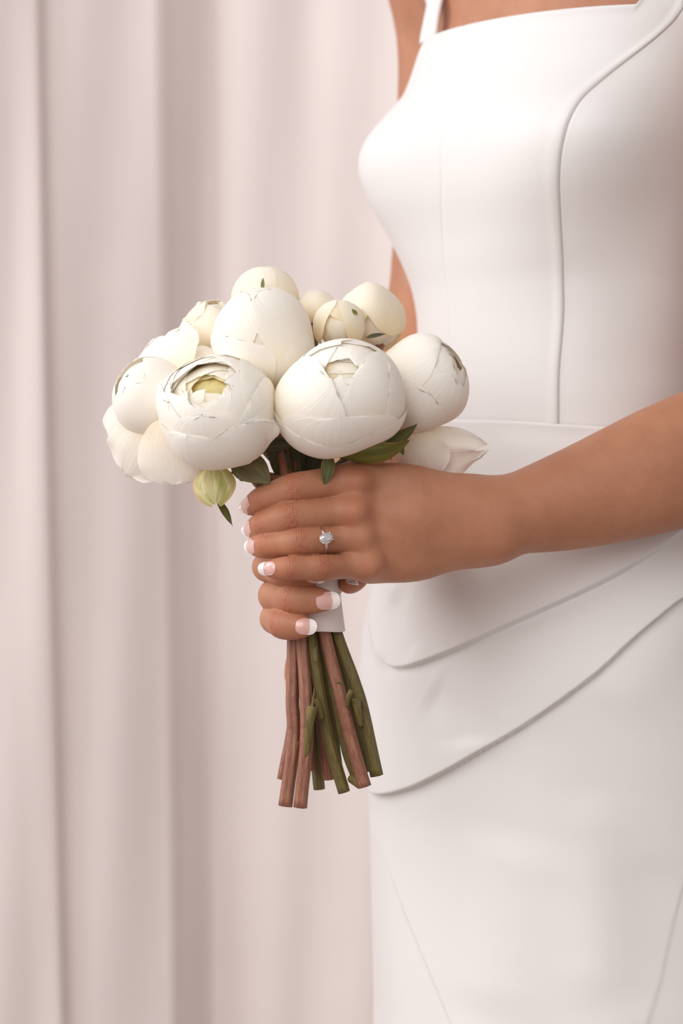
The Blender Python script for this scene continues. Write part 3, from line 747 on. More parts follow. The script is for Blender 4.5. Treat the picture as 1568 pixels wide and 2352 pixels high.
F11 = PXL([(990, 1580), (1060, 1640), (1090, 1720)])
F12 = PXL([(1350, 1800), (1370, 2000), (1370, 2340)])
def drape(TH, Z):
    d = np.zeros(TH.shape)
    d += pleat(TH, Z, F1, .0055, .055, .020, (.24, .0001))
    d += pleat(TH, Z, F2, .0060, .080, .025, (.14, .0001))
    d += ridge(TH, Z, F3, -.0038, .012, (.25, .2))+ridge(TH, Z, F4, .0030, .009, (.25, .2))
    t, al = sdist(TH, Z, F5); d += .0022*smst(-.002, .002, t)*np.exp(-np.maximum(t, 0)/.05)*smst(0, .15, al)
    t, al = sdist(TH, Z, F6); d += .0011*smst(-.0012, .0012, -t)*np.exp(-np.maximum(-t, 0)/.05)*smst(0, .1, al)*(np.abs(t) < .2)
    d += ridge(TH, Z, F8, .0035, .022)+ridge(TH, Z, F9, -.0018, .02)+ridge(TH, Z, F12, .003, .02)
    d += ridge(TH, Z, F10, .003, .03)+ridge(TH, Z, F11, -.0025, .016)
    # the draped skirt layer starts proud of the bodice and has soft tucks below its edge
    tw = z_waist(TH)-Z
    d += .0016*np.exp(-np.maximum(tw, 0)/.03)*smst(-.0002, .0016, tw)
    d += ridge(TH, Z, F7, -.0018, .010, (.3, .3))
    # soft hanging undulation lower down
    a = smst(.0, .35, .78-Z)
    d += a*(.0030*np.sin(TH*5.0+Z*3)+.0018*np.sin(TH*11.+1.3-Z*4))
    far = smst(.5, 1.2, .42-Z+.3)
    return d
TH, Z, p = dress_pts(rows_s, 0.0)
nv = normals(TH, Z); vis = int(np.searchsorted(cols, 2.2)); dd = np.zeros(TH.shape); dd[:, :vis] = drape(TH[:, :vis], Z[:, :vis])*(1-smst(1.9, 2.2, TH[:, :vis]))
ps = p+nv*dd[..., None]
low = smst(.42, .0, Z)
ps[..., 0:2] += (nv[..., 0:2]*(low*.02*(1+np.sin(TH*9))*.5)[..., None])
PDR = ps
uv = np.stack([TH*R0, Z], -1).reshape(-1, 2)
DRESS = link('wedding_dress', mesh_from('wedding_dress', (ps-np.array(PL)).reshape(-1, 3), grid_faces(len(ps), nC, True), [M_DRESS], True, uv), PERSON)
DRESS['label'] = 'white floor-length skirt with diagonal draped folds'
# bodice, split at the princess seam
TH, Z, p = dress_pts(rows_b, 1.0)
nv = normals(TH, Z)
d = np.zeros(TH.shape)
ds = (TH-seam_th(Z))*R0
d += -.0014*np.exp(-(ds/.0008)**2)+.0008*np.exp(-((ds+.004)/.0045)**2)-.0006*smst(-.0005, .0005, ds)*np.exp(-np.maximum(ds, 0)/.02)
d2 = (TH-seam2_th(Z))*R0
d += -.0006*np.exp(-(d2/.0012)**2)
d += .0012*np.exp(-(np.abs(Z-ztop[None]-rise[None])/.004)**2)*(np.abs(TH) < 2)           # turned edge of the neckline
d += .0020*np.sin(TH*6+Z*20)*smst(.0, .12, ztop[None]-Z)*.25
d -= .0012*smst(.001, -.002, Z-zw[None])
# side of the ribcage under the arm falls back a little
pb = p+nv*d[..., None]
mk = (Z > Z_NECK-.02) & (TH > NECK_R[0]-.1) & (TH < NECK_R[0]+.62); q_ = pb[mk]
for _ in range(6):                                     # the strap corner lies on the skin
    f = body_f(q_); g = np.stack([body_f(q_+1e-3*np.eye(3)[a])-body_f(q_-1e-3*np.eye(3)[a]) for a in range(3)], -1); g /= np.linalg.norm(g, axis=1, keepdims=True)+1e-9
    q_ = q_+g*np.maximum(.003-f, 0)[:, None]
pb[mk] = q_
cl = np.arange(nC)
fb = grid_faces(nb, nC, True)
front = (fb[:, 0] % nC < JS) & (fb[:, 0] % nC >= 0) & (np.take(cols, fb[:, 0] % nC) < J0)
backc = np.take(cols, fb[:, 0] % nC) > 2.45
uvb = np.stack([TH*R0, Z], -1).reshape(-1, 2)
def sub(name, mask, lab):
    f = fb[mask]; used = np.unique(f); mp = -np.ones(nb*nC, int); mp[used] = np.arange(len(used))
    o = link(name, mesh_from(name, (pb-np.array(PL)).reshape(-1, 3)[used], mp[f], [M_DRESS], True, uvb[used]), DRESS)
    if lab: o['label'] = lab
    return o
BF = sub('bodice_front', front, 'smooth white front bodice panel with a straight neckline')
BS = sub('bodice_side', ~front, 'white side bodice panel beyond the princess seam')
for o_ in (BF, BS):
    so_ = o_.modifiers.new('thickness', 'SOLIDIFY'); so_.thickness = .0016; so_.offset = -1
# seam thread lying in the groove
q = pb[:, JS, :]-nv[:, JS, :]*.0003
V, F = tube(q, [.00032]*len(q), 6)
link('seam', mesh_from('seam', np.array(V)-np.array(PL), F, [M_STITCH]), DRESS)
# shoulder straps
def strap(path, widths, nrms, lab):
    path = catmull(path, 8); n = len(path)
    for _ in range(12):                                # lie on the skin, not in it
        f = body_f(path); g = np.stack([body_f(path+1e-3*np.eye(3)[a])-body_f(path-1e-3*np.eye(3)[a]) for a in range(3)], -1); g /= np.linalg.norm(g, axis=1, keepdims=True)+1e-9
        path = path+g*np.maximum(.0035-f, 0)[:, None]
    wd = np.interp(np.linspace(0, 1, n), np.linspace(0, 1, len(widths)), widths)
    nr = np.stack([np.interp(np.linspace(0, 1, n), np.linspace(0, 1, len(nrms)), np.array(nrms)[:, i]) for i in range(3)], -1)
    t = np.gradient(path, axis=0); V = []; nu = 7
    for i in range(n):
        tt = nrm(t[i]); nn = nrm(nr[i]-(nr[i]@tt)*tt); s = np.cross(tt, nn)
        for u in np.linspace(-1, 1, nu): V.append(path[i]+s*u*wd[i]/2+nn*(.0015*(1-u*u)))
    o = link('shoulder_strap', mesh_from('shoulder_strap', np.array(V)-np.array(PL), grid_faces(n, nu), [M_DRESS]), DRESS)
    m = o.modifiers.new('thickness', 'SOLIDIFY'); m.thickness = .002; m.offset = 0
    o['label'] = lab
zc_l = torso_pt(np.array([NECK_L[0]-.06]), np.array([NECK_L[1]-.012]))[0]
strap([P(984, 96, (zc_l[1])*1e3+3), P(988, 62, zc_l[1]*1e3+5), P(998, 10, zc_l[1]*1e3+16), P(1022, -90, zc_l[1]*1e3+42), P(1055, -190, zc_l[1]*1e3+80), P(1100, -215, zc_l[1]*1e3+130), P(1130, -60, zc_l[1]*1e3+190)],
      [.020, .019, .018, .020, .022, .022, .022], [(-.8, -.6, .1), (-.8, -.6, .15), (-.75, -.6, .2), (-.5, -.5, .5), (-.2, -.1, 1), (.1, .7, .7), (.2, 1, .1)], 'thin far shoulder strap')

nsp = [torso_pt(np.array([1.16]), np.array([z]))[0]+normals(np.array([1.16]), np.array([z]))[0]*off for z, off in ((Z_NECK+.030, -.0010), (Z_NECK+.042, .0), (Z_NECK+.060, .0008), (Z_NECK+.078, .0011))]
nn0 = [normals(np.array([1.16]), np.array([z]))[0] for z in (Z_NECK, Z_NECK+.04)]
strap(nsp+[P(1530, -262, 150), P(1480, -230, 215), np.array(torso_pt(np.array([2.35]), np.array([Z_NECK+.03]))[0])], [.047, .046, .044, .042, .042, .042, .044], nn0+[(0, -.2, 1), (-.1, .6, .8)], 'near shoulder strap')
# ------------------------------------------------------------------ bouquet
BQ0 = P(700, 1390, 0)
BOUQUET = empty('bouquet', 'round bouquet of white peonies with bare stems tied in a pale ribbon', 'bouquet', tuple(BQ0))
prng = np.random.default_rng(21)
def wavy(n, amp, scale, seed):
    r = np.random.default_rng(seed); x = np.linspace(0, 1, n); y = np.zeros(n)
    for k, g in ((1, 1.), (2, .5), (3, .22)): y += r.normal()*np.sin(2*math.pi*(k*x*scale+r.random()))*g
    return y*amp
def sheet(C, N_, T_, L, W, Rc, kind='petal', flare=0., curl=0., ruffle=.012, notch=.05, thick=.00045, seed=0, nt=19, nu=19, fold=0., bend=0., base_w=.38, twist=0.):
    """a curved sheet: convex side N, tip towards T, half length L, half width W, curvature radius Rc"""
    n = nrm(N_); t = np.asarray(T_, float); t = nrm(t-(t@n)*n); s = np.cross(t, n)
    ts = (1-np.cos(np.linspace(0, math.pi, nt)))/2*.6+np.linspace(0, 1, nt)*.4; us = np.linspace(-1, 1, nu)
    tipn = wavy(nu, notch*(1. if kind != 'petal' or notch > .09 else .6), 1., seed+1); e1 = wavy(nt, ruffle, 1.5, seed+2); e2 = wavy(nt, ruffle, 1.5, seed+3); wr = wavy(nu, 1, 1.2, seed+4)
    V = np.zeros((nt, nu, 3)); UV = np.zeros((nt, nu, 2))
    for i, tt in enumerate(ts):
        if kind == 'petal':
            w = base_w+(1-base_w)*math.sin(min(tt/.62, 1)*math.pi/2)
            if tt > .62: w *= max(0, 1-((tt-.62)/.38)**2.6)**.5
            if tt < .12: w *= (max(tt, .0)/.12)**.4
        elif kind == 'leaf': w = max(0, math.sin(math.pi*tt**.85))**.85
        else: w = max(0, math.sin(math.pi*min(1, tt*.96+.02)))**.55
        for j, u in enumerate(us):
            a = W*w*u*(1+.0*u); b = L*(2*tt-1)+L*tipn[j]*tt**3
            a0 = a; r = math.hypot(a, b); ang = r/Rc
            k = Rc*math.sin(ang)/r if r > 1e-9 else 1.
            h = -Rc*(1-math.cos(ang))
            ed = abs(u)**3
            h += .6*L*flare*tt**3+.4*L*curl*u*u*w+L*ed*(e1[i] if u < 0 else e2[i])*w
            h += L*.25*ruffle*wr[j]*tt*1.2*(1.0 if L > 0 else 1)-W*fold*abs(u)*w*(-1)+L*bend*(2*tt-1)**2+W*twist*u*(tt-.3)
            V[i, j] = C+s*(a*k)+t*(b*k)+n*h; UV[i, j] = ((u+1)/2, tt)
    top = V.reshape(-1, 3)
    F = [tuple(f) for f in grid_faces(nt, nu)]
    gt = np.gradient(V, axis=0); gu = np.gradient(V, axis=1); nn = np.cross(gu, gt)
    if (nn*n).sum() < 0: F = [tuple(reversed(f)) for f in F]
    return top, F, UV.reshape(-1, 2)
def lump(V, c, seed, amp):
    r = np.random.default_rng(seed+900); D_ = V-c; dn = D_/np.maximum(np.linalg.norm(D_, axis=1, keepdims=True), 1e-9); k = np.ones(len(V))
    for f in (1.6, 2.4, 3.5):
        w_ = r.normal(size=3); w_ = w_/np.linalg.norm(w_)*f; k += amp/f*1.6*np.sin(dn@w_*1.6+r.random()*6.28)
    return c+D_*k[:, None]
def put(name, C, N_, T_, L, W, Rc, m, parent, root=BQ0, zs=None, lump_=None, **kw):
    V, F, UV = sheet(np.asarray(C), N_, T_, L, W, Rc, **kw)
    if lump_: V = lump(V, *lump_)
    if zs: V = V.copy(); V[:, 2] = zs[0]+(V[:, 2]-zs[0])*zs[1]
    me = mesh_from(name, V-root, F, [m], True, UV); o = link(name, me, parent); return o
def core(c, A, R, sq, seed, m):
    """tight heart of the flower: a ball of packed petal ridges"""
    A = nrm(A); e1 = nrm(np.cross(A, (0.3, .2, 1))); e2 = np.cross(A, e1); nth, nph = 22, 40; V = []; UV = []
    r = np.random.default_rng(seed); ph0 = r.random(4)*6.28
    for i in range(nth+1):
        th = math.pi*i/nth
        for j in range(nph):
            ph = 2*math.pi*j/nph
            k = 1+.05*math.sin(3*ph+ph0[0]+th*2)*math.sin(th)+.03*math.sin(7*ph+ph0[1]-th*3)*math.sin(th)
            V.append(c+(A*math.cos(th)*sq+(e1*math.cos(ph)+e2*math.sin(ph))*math.sin(th))*R*k); UV.append((j/nph*3, i/nth*.8))
    F = [tuple(f) for f in grid_faces(nth+1, nph, True)]
    return mesh_from('peony', np.array(V)-BQ0, F, [m], True, UV)
PEONY = []
def peony(px, py, ymm, Rpx, axis, spec, lab, sq=1.0, core_k=.80, core_m=None, seed=1, m=None, zs=1.0):
    """spec rows: azimuth deg (0 right, 90 up in the photo), polar deg from the axis, half length, half width (in R), layer radius, options"""
    c = P(px, py, ymm); R = Rpx*S; A = nrm(axis); m = m or M_PETAL
    e1 = nrm(np.array([1., 0, 0])-A[0]*A); e2 = np.cross(A, e1); e2 = e2 if e2[2]-e2[1]*0 >= 0 else -e2
    if e2@np.array([0, .3, 1]) < 0: e2 = -e2
    o = link('peony', core(c, A, R*core_k, sq, seed, core_m or M_CREAM), BOUQUET); o['label'] = lab
    for q, row in enumerate(spec):
        az, pol, L, W, lay = row[:5]; lay = 1-(1-lay)*.62 if L > .55 else lay; kw = dict(row[5]) if len(row) > 5 else {}
        mm = kw.pop('m', m); az, pol = math.radians(az), math.radians(pol)
        side = e1*math.cos(az)+e2*math.sin(az)
        d = A*math.cos(pol)+side*math.sin(pol); T = A*math.sin(pol)-side*math.cos(pol)
        if kw.pop('down', False): T = -T
        d2 = A*math.cos(pol)*sq+side*math.sin(pol)
        tl = kw.pop('tilt', 0.)*.30; sgn = np.cross(T, d)
        nn = nrm(d+sgn*tl)
        rc = kw.pop('rc', 1.0)
        put('petal', c+d2*R*lay, nn, T, L*R, W*R, R*lay*rc, mm, o, seed=seed*100+q*7, zs=(c[2], zs), lump_=(c, seed, .045), **kw)
    PEONY.append((c, R, A)); return o
def globe(n_seed, tight=1.0, rot=0):
    r = np.random.default_rng(n_seed); out = []
    for k in range(3): out.append((rot+k*120+r.uniform(-15, 15), 36+r.uniform(-6, 6), .62, .62, .89+.012*k, dict(ruffle=.01, curl=.015)))
    for k in range(3): out.append((rot+60+k*120+r.uniform(-14, 14), 56+r.uniform(-8, 8), .90*tight, .86, .935+.014*k, dict(ruffle=.01, curl=.02)))
    for k in range(3): out.append((rot+20+k*120+r.uniform(-16, 16), 84+r.uniform(-10, 10), 1.08*tight, 1.04, .98+.014*k, dict(ruffle=.012, curl=.025, notch=.04)))
    return out
def mouth(r0, n, seed, m):
    """small ruffled petals around the opening"""
    r = np.random.default_rng(seed); return [(360*k/n+r.uniform(-20, 20), r0+r.uniform(-7, 7), r.uniform(.24, .36), r.uniform(.22, .34), r.uniform(.80, .92), dict(ruffle=.14, notch=.14, rc=.6, tilt=r.uniform(-.3, .3), m=m)) for k in range(n)]
# rear flowers first
peony(612, 688, 48, 80, (-.1, .3, 1), globe(11), 'round closed peony bud, topmost in the bouquet', core_k=.86, seed=11, m=M_CREAM)
peony(728, 708, 46, 46, (.2, .2, 1), globe(12), 'small half-hidden peony behind the tall middle one', core_k=.86, seed=12, m=M_CREAM)
peony(780, 746, 16, 60, (.1, .3, .95), globe(13, rot=20), 'small plain closed bud between the tall middle peony and the rear right one', core_k=.86, seed=13, m=M_CREAM)
peony(850, 731, 44, 84, (-.35, .25, .9), globe(14, rot=60), 'round closed peony at the upper right, in front of the far arm', core_k=.86, seed=14, m=M_CREAM)
peony(480, 760, 30, 66, (.15, -.25, .95), globe(15)[4:]+[
    (200, 52, .62, .58, 1.02, dict(flare=.25, ruffle=.12, notch=.12)), (100, 40, .6, .6, .98, dict(flare=.2, ruffle=.14, notch=.14)), (20, 45, .66, .5, 1.0, dict(flare=.15, ruffle=.15, notch=.12)),
    (280, 40, .5, .55, .95, dict(ruffle=.15, notch=.15)), (330, 25, .4, .4, .9, dict(ruffle=.2, notch=.2, m=M_YELLOW))],
    'small crumpled peony with a ragged rim at the upper left', core_k=.75, seed=15, m=M_CREAM)
# loose open flower at the far left
peony(352, 922, 0, 100, (-.55, -.55, .55), [
    (110, 34, .6, .6, .80, dict(ruffle=.04)), (220, 34, .62, .6, .815, dict(ruffle=.04)), (340, 34, .6, .6, .83, dict(ruffle=.04)),
    (60, 56, .90, .85, .86, dict(flare=.04)), (150, 58, .9, .9, .875, dict(flare=.04)), (240, 56, .9, .95, .89, dict(flare=.04, curl=.03)), (330, 58, .9, .9, .905, dict(flare=.04, curl=.03)),
    (100, 82, 1.05, 1.0, .93, dict(flare=.22, ruffle=.05, notch=.1)), (10, 85, 1.05, 1.0, .95, dict(flare=.10)), (190, 84, 1.1, 1.05, .97, dict(flare=.16, ruffle=.05, notch=.1)), (270, 82, 1.1, 1.1, 1.0, dict(flare=.14, ruffle=.05, notch=.08))]+mouth(20, 4, 3, M_CREAM),
    'loose open peony with drooping outer petals at the far left of the bouquet', core_k=.66, seed=16)
lo = PEONY[-1][0]; LOOSE = BOUQUET.children[-1] if False else [o for o in bpy.data.objects if o.name.startswith('peony')][-1]
# its big hanging guard petals and the two standing ones, each where the photo has it
for px, py, y, nv_, tv, L, W, rc, kw in (
    (318, 1030, -12, (-.35, -.75, -.35), (-.55, -.1, -.75), 94, 80, 210, dict(flare=.10, ruffle=.10, notch=.08)),
    (392, 1040, -28, (-.1, -.85, -.30), (.02, -.1, -1), 84, 84, 200, dict(flare=.08, ruffle=.08, notch=.08)),
    (280, 985, 10, (-.6, -.6, -.2), (-.6, .1, -.55), 84, 70, 170, dict(flare=.12, ruffle=.10, notch=.1)),
    (412, 794, -8, (-.35, -.8, .4), (-.22, .1, 1), 64, 46, 120, dict(ruffle=.08, notch=.22, flare=.15)),
    (360, 822, -4, (-.5, -.75, .4), (-.45, .1, .85), 64, 56, 130, dict(ruffle=.08, notch=.20, flare=.2)),
    (440, 830, -4, (-.3, -.8, .5), (.75, .1, .6), 66, 42, 85, dict(ruffle=.06, flare=.05)),
    (430, 1072, 12, (-.2, -.9, -.2), (.45, 0, -.9), 42, 34, 90, dict(m=M_YELLOW))):
    kw = dict(kw); mm = kw.pop('m', M_PETAL)
    put('petal', P(px, py, y), nv_, tv, L*S, W*S, rc*S, mm, LOOSE, seed=int(px), **kw)
# right-hand flower turned away to the right
peony(972, 882, 6, 112, (.62, -.55, .50), [
    (150, 64, .80, .90, .86, {}), (60, 66, .80, .85, .875, {}), (240, 64, .8, .9, .89, {}), (330, 66, .78, .85, .90, {}), (40, 40, .46, .5, .80, dict(m=M_CREAM)), (310, 40, .46, .5, .82, dict(m=M_CREAM)),
    (110, 50, .62, .75, .84, dict(m=M_CREAM)), (215, 58, .84, .85, .945, dict(curl=.02, notch=.04)), (100, 76, .92, 1.0, .96, dict(curl=.02, notch=.04)), (345, 84, .95, 1.0, .965, dict(curl=.02)), (265, 86, 1.0, 1.05, .985, dict(curl=.02)),
    (170, 84, 1.08, 1.05, 1.005, dict(curl=.03, notch=.04)), (250, 112, .9, .9, 1.02, {})]+mouth(22, 5, 5, M_CREAM),
    'peony at the right edge of the bouquet opening away to the right', core_k=.70, seed=17)
RIGHTP = [o for o in bpy.data.objects if o.name.startswith('peony')][-1]
put('petal', P(1012, 1042, 10), (.12, -.9, -.35), (.90, .1, .05), 104*S, 66*S, 300*S, M_PETAL, RIGHTP, seed=5, kind='oval', flare=.08, ruffle=.10, notch=.10)
put('petal', P(968, 1040, 2), (-.05, -.85, -.35), (.50, .1, -.8), 66*S, 58*S, 230*S, M_PETAL, RIGHTP, seed=8, flare=.05, ruffle=.06)
# tall middle globe
peony(606, 776, -6, 121, (-.12, -.42, .9), [
    (0, 32, .6, .6, .87, {}), (120, 32, .6, .6, .885, {}), (240, 36, .6, .6, .90, {}), (95, 66, 1.0, .95, .92, {}), (40, 76, 1.1, .9, .93, {}), (150, 82, 1.1, 1.0, .945, {}),
    (262, 62, .92, .95, .955, dict(curl=.02, notch=.04)), (205, 70, 1.0, .95, .975, dict(curl=.03, notch=.05)), (322, 70, 1.14, .84, .995, dict(notch=.05, curl=.03, flare=.02)),
    (228, 108, .72, .98, 1.015, dict(notch=.04, curl=.03)), (300, 116, .8, .8, 1.0, {})]+mouth(16, 4, 9, M_CREAM),
    'tall egg-shaped peony in the middle of the bouquet', sq=1.06, core_k=.82, seed=18)
# big globe in front on the right
peony(783, 914, -42, 150, (.0, -.93, .36), [
    (200, 12, .26, .34, .80, dict(m=M_CREAM)), (20, 18, .28, .34, .815, dict(m=M_CREAM)), (85, 26, .30, .5, .83, dict(m=M_CREAM, notch=.08)),
    (95, 72, .84, 1.1, .865, dict(notch=.04)), (35, 66, .80, .80, .88, {}), (155, 66, .80, .80, .89, {}), (70, 40, .30, .52, .85, dict(notch=.1)),
    (285, 46, .66, .70, .915, dict(notch=.05, curl=.02)), (335, 66, .92, .94, .945, dict(notch=.06, curl=.035)), (90, 98, .95, 1.15, .955, {}), (10, 98, .9, 1.0, .965, {}), (185, 98, .9, 1.0, .97, {}),
    (205, 62, .90, .92, .985, dict(notch=.05, curl=.04, flare=.03)), (270, 88, .80, 1.0, 1.01, dict(notch=.05, curl=.03)), (300, 112, .7, .9, 1.02, {}), (235, 112, .7, .9, 1.025, {})],
    'large round peony at the front right, its petals closed over a small opening', core_k=.80, core_m=M_CREAM, seed=19, zs=.88)
# open cup in front on the left
peony(500, 945, -44, 142, (-.22, -.82, .55), [
    (100, 54, .42, .60, .72, dict(m=M_YELLOW, ruffle=.06)), (50, 52, .40, .50, .735, dict(m=M_YELLOW, ruffle=.06)), (190, 50, .42, .5, .75, dict(m=M_CREAM, ruffle=.06)), (265, 48, .42, .5, .76, dict(m=M_CREAM, ruffle=.06, notch=.12)),
    (150, 56, .50, .8, .77, dict(m=M_YELLOW)), (60, 58, .50, .9, .79, dict(m=M_CREAM)), (110, 58, .52, .95, .81, dict(m=M_CREAM)), (190, 60, .52, .8, .825, dict(m=M_CREAM)),
    (150, 66, .46, .66, .875, dict(m=M_CREAM)), (75, 68, .46, .8, .885, dict(m=M_CREAM)), (345, 52, .42, .38, .83, dict(m=M_PETAL, ruffle=.08, notch=.09, rc=.8)), (20, 56, .42, .36, .85, dict(m=M_PETAL, ruffle=.08, notch=.09, rc=.8)),
    (220, 62, .52, .66, .885, dict(m=M_CREAM)), (285, 62, .54, .6, .895, dict(m=M_CREAM, notch=.06)),
    (85, 76, .68, 1.05, .875, dict(notch=.04)), (130, 76, .68, .85, .89, {}), (40, 76, .68, .8, .90, {}), (180, 76, .68, .88, .915, dict(flare=.03, curl=.02)),
    (300, 72, .72, .8, .925, dict(notch=.05, curl=.02)), (345, 72, .78, .82, .945, dict(notch=.10, curl=.03)), (232, 66, .70, .80, .96, dict(notch=.06, curl=.04, flare=.03)),
    (100, 98, .8, 1.1, .94, {}), (160, 96, .88, .95, .965, {}), (205, 88, .86, .85, .985, dict(flare=.05, curl=.03)), (5, 94, .95, .85, .97, {}), (268, 86, .84, .80, 1.0, dict(notch=.05, curl=.03, flare=.04)),
    (335, 98, .85, .9, 1.01, dict(flare=.05, curl=.03)), (300, 106, .88, 1.0, 1.025, dict(flare=.10, ruffle=.04)), (248, 106, .85, 1.0, 1.04, dict(flare=.08, ruffle=.04))],
    'open cupped peony with a yellow heart at the front left', core_k=.60, core_m=M_YELLOW, seed=20, zs=.90)
FRONTP = [o for o in bpy.data.objects if o.name.startswith('peony')][-1]
put('petal', P(545, 1032, -58), (.15, -.45, -.85), (.72, -.60, .28), 118*S, 62*S, 260*S, M_PETAL, FRONTP, seed=31, flare=.12, ruffle=.03)
# ------------------------------------------------------------------ leaves, sepals
def leafp(name, px, py, y, nv_, tv, L, W, m, rc=400, lab=None, **kw):
    o = put(name, P(px, py, y), nv_, tv, L*S, W*S, rc*S, m, BOUQUET, seed=int(px+py), thick=.0006, **kw)
    if lab: o['label'] = lab
    return o
leafp('sepal', 490, 1110, -34, (-.1, -.9, .25), (.1, -.1, -1), 49, 52, M_SEPAL, 90, 'round cream and green sepal', kind='oval', ruffle=.03)
leafp('leaf', 516, 1176, -22, (.5, -.7, .3), (.5, 0, -.85), 36, 11, M_LEAF, 300, kind='leaf', fold=.2)
leafp('leaf', 576, 1074, -34, (-.05, -.85, .5), (.72, -.1, -.62), 58, 40, M_LEAFO, 120, 'broad dull olive leaf', kind='leaf', ruffle=.04, fold=.1)
leafp('leaf', 640, 1020, -16, (.05, -.85, -.4), (.95, .0, .1), 52, 18, M_LEAFD, 200, kind='leaf', fold=.15)
leafp('leaf', 452, 1073, -20, (0, -.9, .2), (.2, 0, -1), 18, 12, M_OLIVE, 60, kind='leaf')
leafp('sepal', 838, 1046, -40, (-.05, -.62, -.75), (.95, .15, .3), 112, 42, M_OLIVE, 135, 'long olive sepal with a reddish rim', kind='leaf', ruffle=.03)
leafp('leaf', 912, 1006, -28, (.35, -.6, -.55), (.85, .05, .32), 60, 24, M_LEAF, 130, kind='leaf', fold=.15)
leafp('leaf', 752, 1076, -40, (.3, -.9, .1), (-.12, -.2, -1), 37, 17, M_LEAF, 90, kind='leaf', fold=.25)
leafp('leaf', 899, 1032, -20, (-.2, -.9, 0), (-.12, 0, -1), 24, 11, M_LEAFD, 120, kind='leaf', fold=.2)
leafp('leaf', 918, 1026, -12, (.3, -.9, 0), (.45, 0, -.85), 22, 9, M_LEAF, 120, kind='leaf', fold=.2)
leafp('leaf', 857, 1050, -18, (0, -1, .1), (.05, 0, -1), 22, 11, M_LEAFD, 120, kind='leaf', fold=.2)
leafp('leaf', 640, 1060, -8, (.4, -.8, .1), (.25, 0, -1), 66, 26, M_LEAFD, 300, kind='leaf', fold=.3)
leafp('leaf', 690, 1050, 10, (-.3, -.9, .1), (.1, 0, -1), 70, 30, M_LEAFD, 300, kind='leaf', fold=.3)
leafp('leaf', 730, 1055, 6, (.2, -.9, .1), (-.05, 0, -1), 66, 26, M_LEAFD, 300, kind='leaf', fold=.3)
leafp('leaf', 603, 652, 20, (-.4, -.8, .3), (-.1, .1, 1), 16, 5, M_LEAF, 200, kind='leaf')
leafp('leaf', 862, 770, 6, (0, -.8, .5), (.85, 0, .25), 24, 6, M_LEAFD, 100, kind='leaf')
leafp('leaf', 814, 716, 4, (0, -.8, .5), (-.5, 0, .8), 10, 5, M_OLIVE, 100, kind='leaf')
# curled tendrils
for pts in (((528, 1086, -24), (545, 1088, -22), (556, 1096, -20), (556, 1104, -20), (550, 1102, -21)), ((448, 1128, -20), (451, 1137, -20), (457, 1137, -19), (456, 1132, -19))):
    q = catmull([P(*a) for a in pts], 5); V, F = tube(q, np.linspace(.0008, .0004, len(q)), 6)
    link('tendril', mesh_from('tendril', np.array(V)-BQ0, F, [M_LEAFD]), BOUQUET)
# ------------------------------------------------------------------ stems
def stem(pts, r_px_, m, head, shoots=()):
    pts = [P(*a) for a in pts]
    c, R, A = PEONY[head]
    base = c-A*R*.80
    top = pts[0]
    path = [base, (base*.45+top*.55)+np.array([0, .002, -.006])]+pts
    q = catmull(path, 9); n = len(q); ns = 30
    prof = [1+.075*math.cos(6*2*math.pi*j/ns)+.03*math.cos(4*2*math.pi*j/ns+r_px_) for j in range(ns)]
    x = np.linspace(0, 1, n); rad = np.interp(x, [0, .3, .5, 1], [.0032, .0030, r_px_*S*.92, r_px_*S*1.03])*(1+.025*np.sin(x*23+r_px_))
    V, F = tube(q, rad, ns, prof, cap=False)
    UV = np.array([(min(j, ns-j)/ns*2*.9, i*.35) for i in range(n) for j in range(ns)])
    e = nrm(q[-1]-q[-2]); base_i = (n-1)*ns
    # cut end: rim folds into a pale disc
    ring_ = np.array(V[base_i:]); cen = ring_.mean(0)
    V = list(V)+[cen+(p-cen)*.86+e*.0002 for p in ring_]; UV = np.concatenate([UV, UV[-ns:]])
    k0 = n*ns; fm = [0]*len(F)
    for j in range(ns): F.append((base_i+j, base_i+(j+1) % ns, k0+(j+1) % ns, k0+j)); fm.append(1)
    F.append(tuple(range(k0, k0+ns))); fm.append(1)
    F.append(tuple(range(ns-1, -1, -1))); fm.append(0)
    o = link('stem', mesh_from('stem', np.array(V)-BQ0, F, [m, M_CUT], True, UV, fm), BOUQUET)
    for sp, r0, r1, mm in shoots:
        qq = catmull([P(*a) for a in sp], 6); V, F = tube(qq, np.linspace(r0, r1, len(qq))*S, 12, [1+.05*math.cos(5*2*math.pi*j/12) for j in range(12)])
        UV = np.array([(j/12, i*.2) for i in range(len(qq)) for j in range(12)])
        link('side_shoot', mesh_from('side_shoot', np.array(V)-BQ0, F, [mm], True, UV), o)
    return o
stem([(640, 1150, -8), (664, 1300, -8), (673, 1440, -7), (671, 1600, -12), (674, 1700, -14), (655, 1852, -16)], 15, M_STEMR, 9, [([(676, 1760, -15), (680, 1720, -17), (684, 1702, -17)], 5, 3, M_STEMR)])
stem([(664, 1140, -16), (686, 1300, -12.5), (692, 1440, -12.5), (702, 1600, -19), (704, 1700, -22), (689, 1855, -22)], 14.5, M_STEMR, 7,
     [([(703, 1740, -24), (708, 1690, -28), (712, 1650, -30), (717, 1622, -30)], 7, 12.5, M_STEMG), ([(716, 1628, -30), (719, 1606, -29), (722, 1580, -27)], 4, 1.2, M_STEMG)])
stem([(690, 1135, -14), (706, 1300, -12.5), (713, 1440, -12.5), (728, 1550, -15), (756, 1700, -14), (790, 1820, -14)], 12.5, M_STEMG, 4, [([(738, 1650, -20), (731, 1620, -23), (724, 1605, -23)], 7, 6, M_STEMG), ([(726, 1520, -24), (724, 1495, -24), (725, 1486, -23)], 5, 4, M_STEMG)])
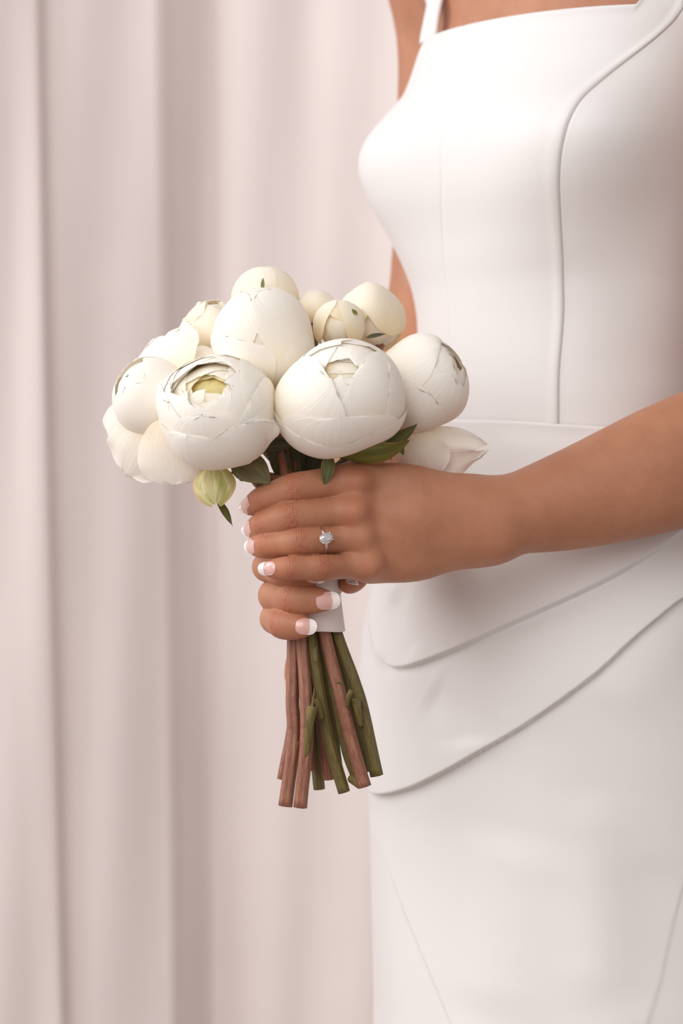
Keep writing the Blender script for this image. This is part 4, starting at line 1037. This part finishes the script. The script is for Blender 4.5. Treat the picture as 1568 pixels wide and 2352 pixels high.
stem([(700, 1130, -16), (722, 1300, -12.5), (742, 1440, -12.5), (782, 1600, -18), (806, 1700, -18), (837, 1807, -18)], 14.5, M_STEMR, 5, [([(797, 1622, -24), (800, 1600, -28), (807, 1585, -28)], 4, 6.5, M_STEMG), ([(786, 1572, -26), (776, 1568, -28), (769, 1570, -28)], 3, 1.2, M_STEMG)])
stem([(680, 1140, -6), (716, 1300, -6), (738, 1440, -7), (772, 1600, -8), (796, 1720, -8), (826, 1800, -9)], 12, M_STEMG, 6, [([(806, 1786, -12), (818, 1794, -15), (830, 1802, -16)], 11, 12, M_STEMG)])
stem([(715, 1140, -8), (742, 1300, -8), (768, 1440, -5), (811, 1560, -9), (834, 1640, -10), (865, 1782, -10)], 14, M_STEMG, 8, [([(828, 1668, -16), (821, 1630, -20), (817, 1604, -20)], 6, 10.5, M_STEMG)])
stem([(660, 1150, 6), (690, 1300, 5), (718, 1440, 4), (735, 1600, 3), (755, 1791, 3)], 12, M_STEMR, 0)
stem([(700, 1140, 8), (705, 1300, 7), (704, 1440, 6), (716, 1640, 7), (733, 1813, 8)], 12, M_STEMG, 1)
stem([(690, 1150, 12), (690, 1300, 9), (684, 1440, 9), (672, 1650, 10), (648, 1790, 10)], 11, M_STEMR, 3)
stem([(715, 1150, 8), (735, 1300, 7), (760, 1440, 6), (800, 1600, 5), (846, 1772, 4)], 11.5, M_STEMG, 2)
stem([(675, 1145, -4), (700, 1300, -4), (726, 1440, -4), (752, 1600, -3), (776, 1780, -2)], 11.5, M_STEMG, 0)
stem([(668, 1150, 2), (695, 1300, 2), (703, 1440, 2), (706, 1600, 1), (712, 1770, 0)], 11.5, M_STEMR, 1)
# ------------------------------------------------------------------ ribbon
def ribbon():
    nz_, na = 26, 72; V = []; UV = []
    for i in range(nz_):
        t = i/(nz_-1); py = 1325+(1449-1325)*t
        cx = 708+(722-708)*t; hw = 66+2.5*t
        c = P(cx, py, -1)
        for j in range(na):
            A = 2*math.pi*j/na
            k = 1+.010*math.sin(py*.09+A*2)*math.sin(A*3)+(.018 if t < .22 else 0)*1.0
            V.append(c+np.array([math.cos(A)*hw*S*k, math.sin(A)*.0200*k, .0004*math.sin(3*A)])); UV.append((j/na, t))
    o = link('ribbon', mesh_from('ribbon', np.array(V)-BQ0, grid_faces(nz_, na, True), [M_RIBBON], True, UV), BOUQUET)
    m = o.modifiers.new('thickness', 'SOLIDIFY'); m.thickness = .0007
    o['label'] = 'pale satin ribbon band'
    # stitched selvage along the lower edge
    c = P(722, 1446, -1); q = np.array([c+np.array([math.cos(A)*68.8*S, math.sin(A)*.02035, .0004*math.sin(3*A)]) for A in np.linspace(.5*math.pi, 2.5*math.pi, 73)])
    V, F = tube(q, [.00028]*len(q), 6); e = link('ribbon_edge', mesh_from('ribbon_edge', np.array(V)-BQ0, F, [M_RIBBON]), o)
ribbon()
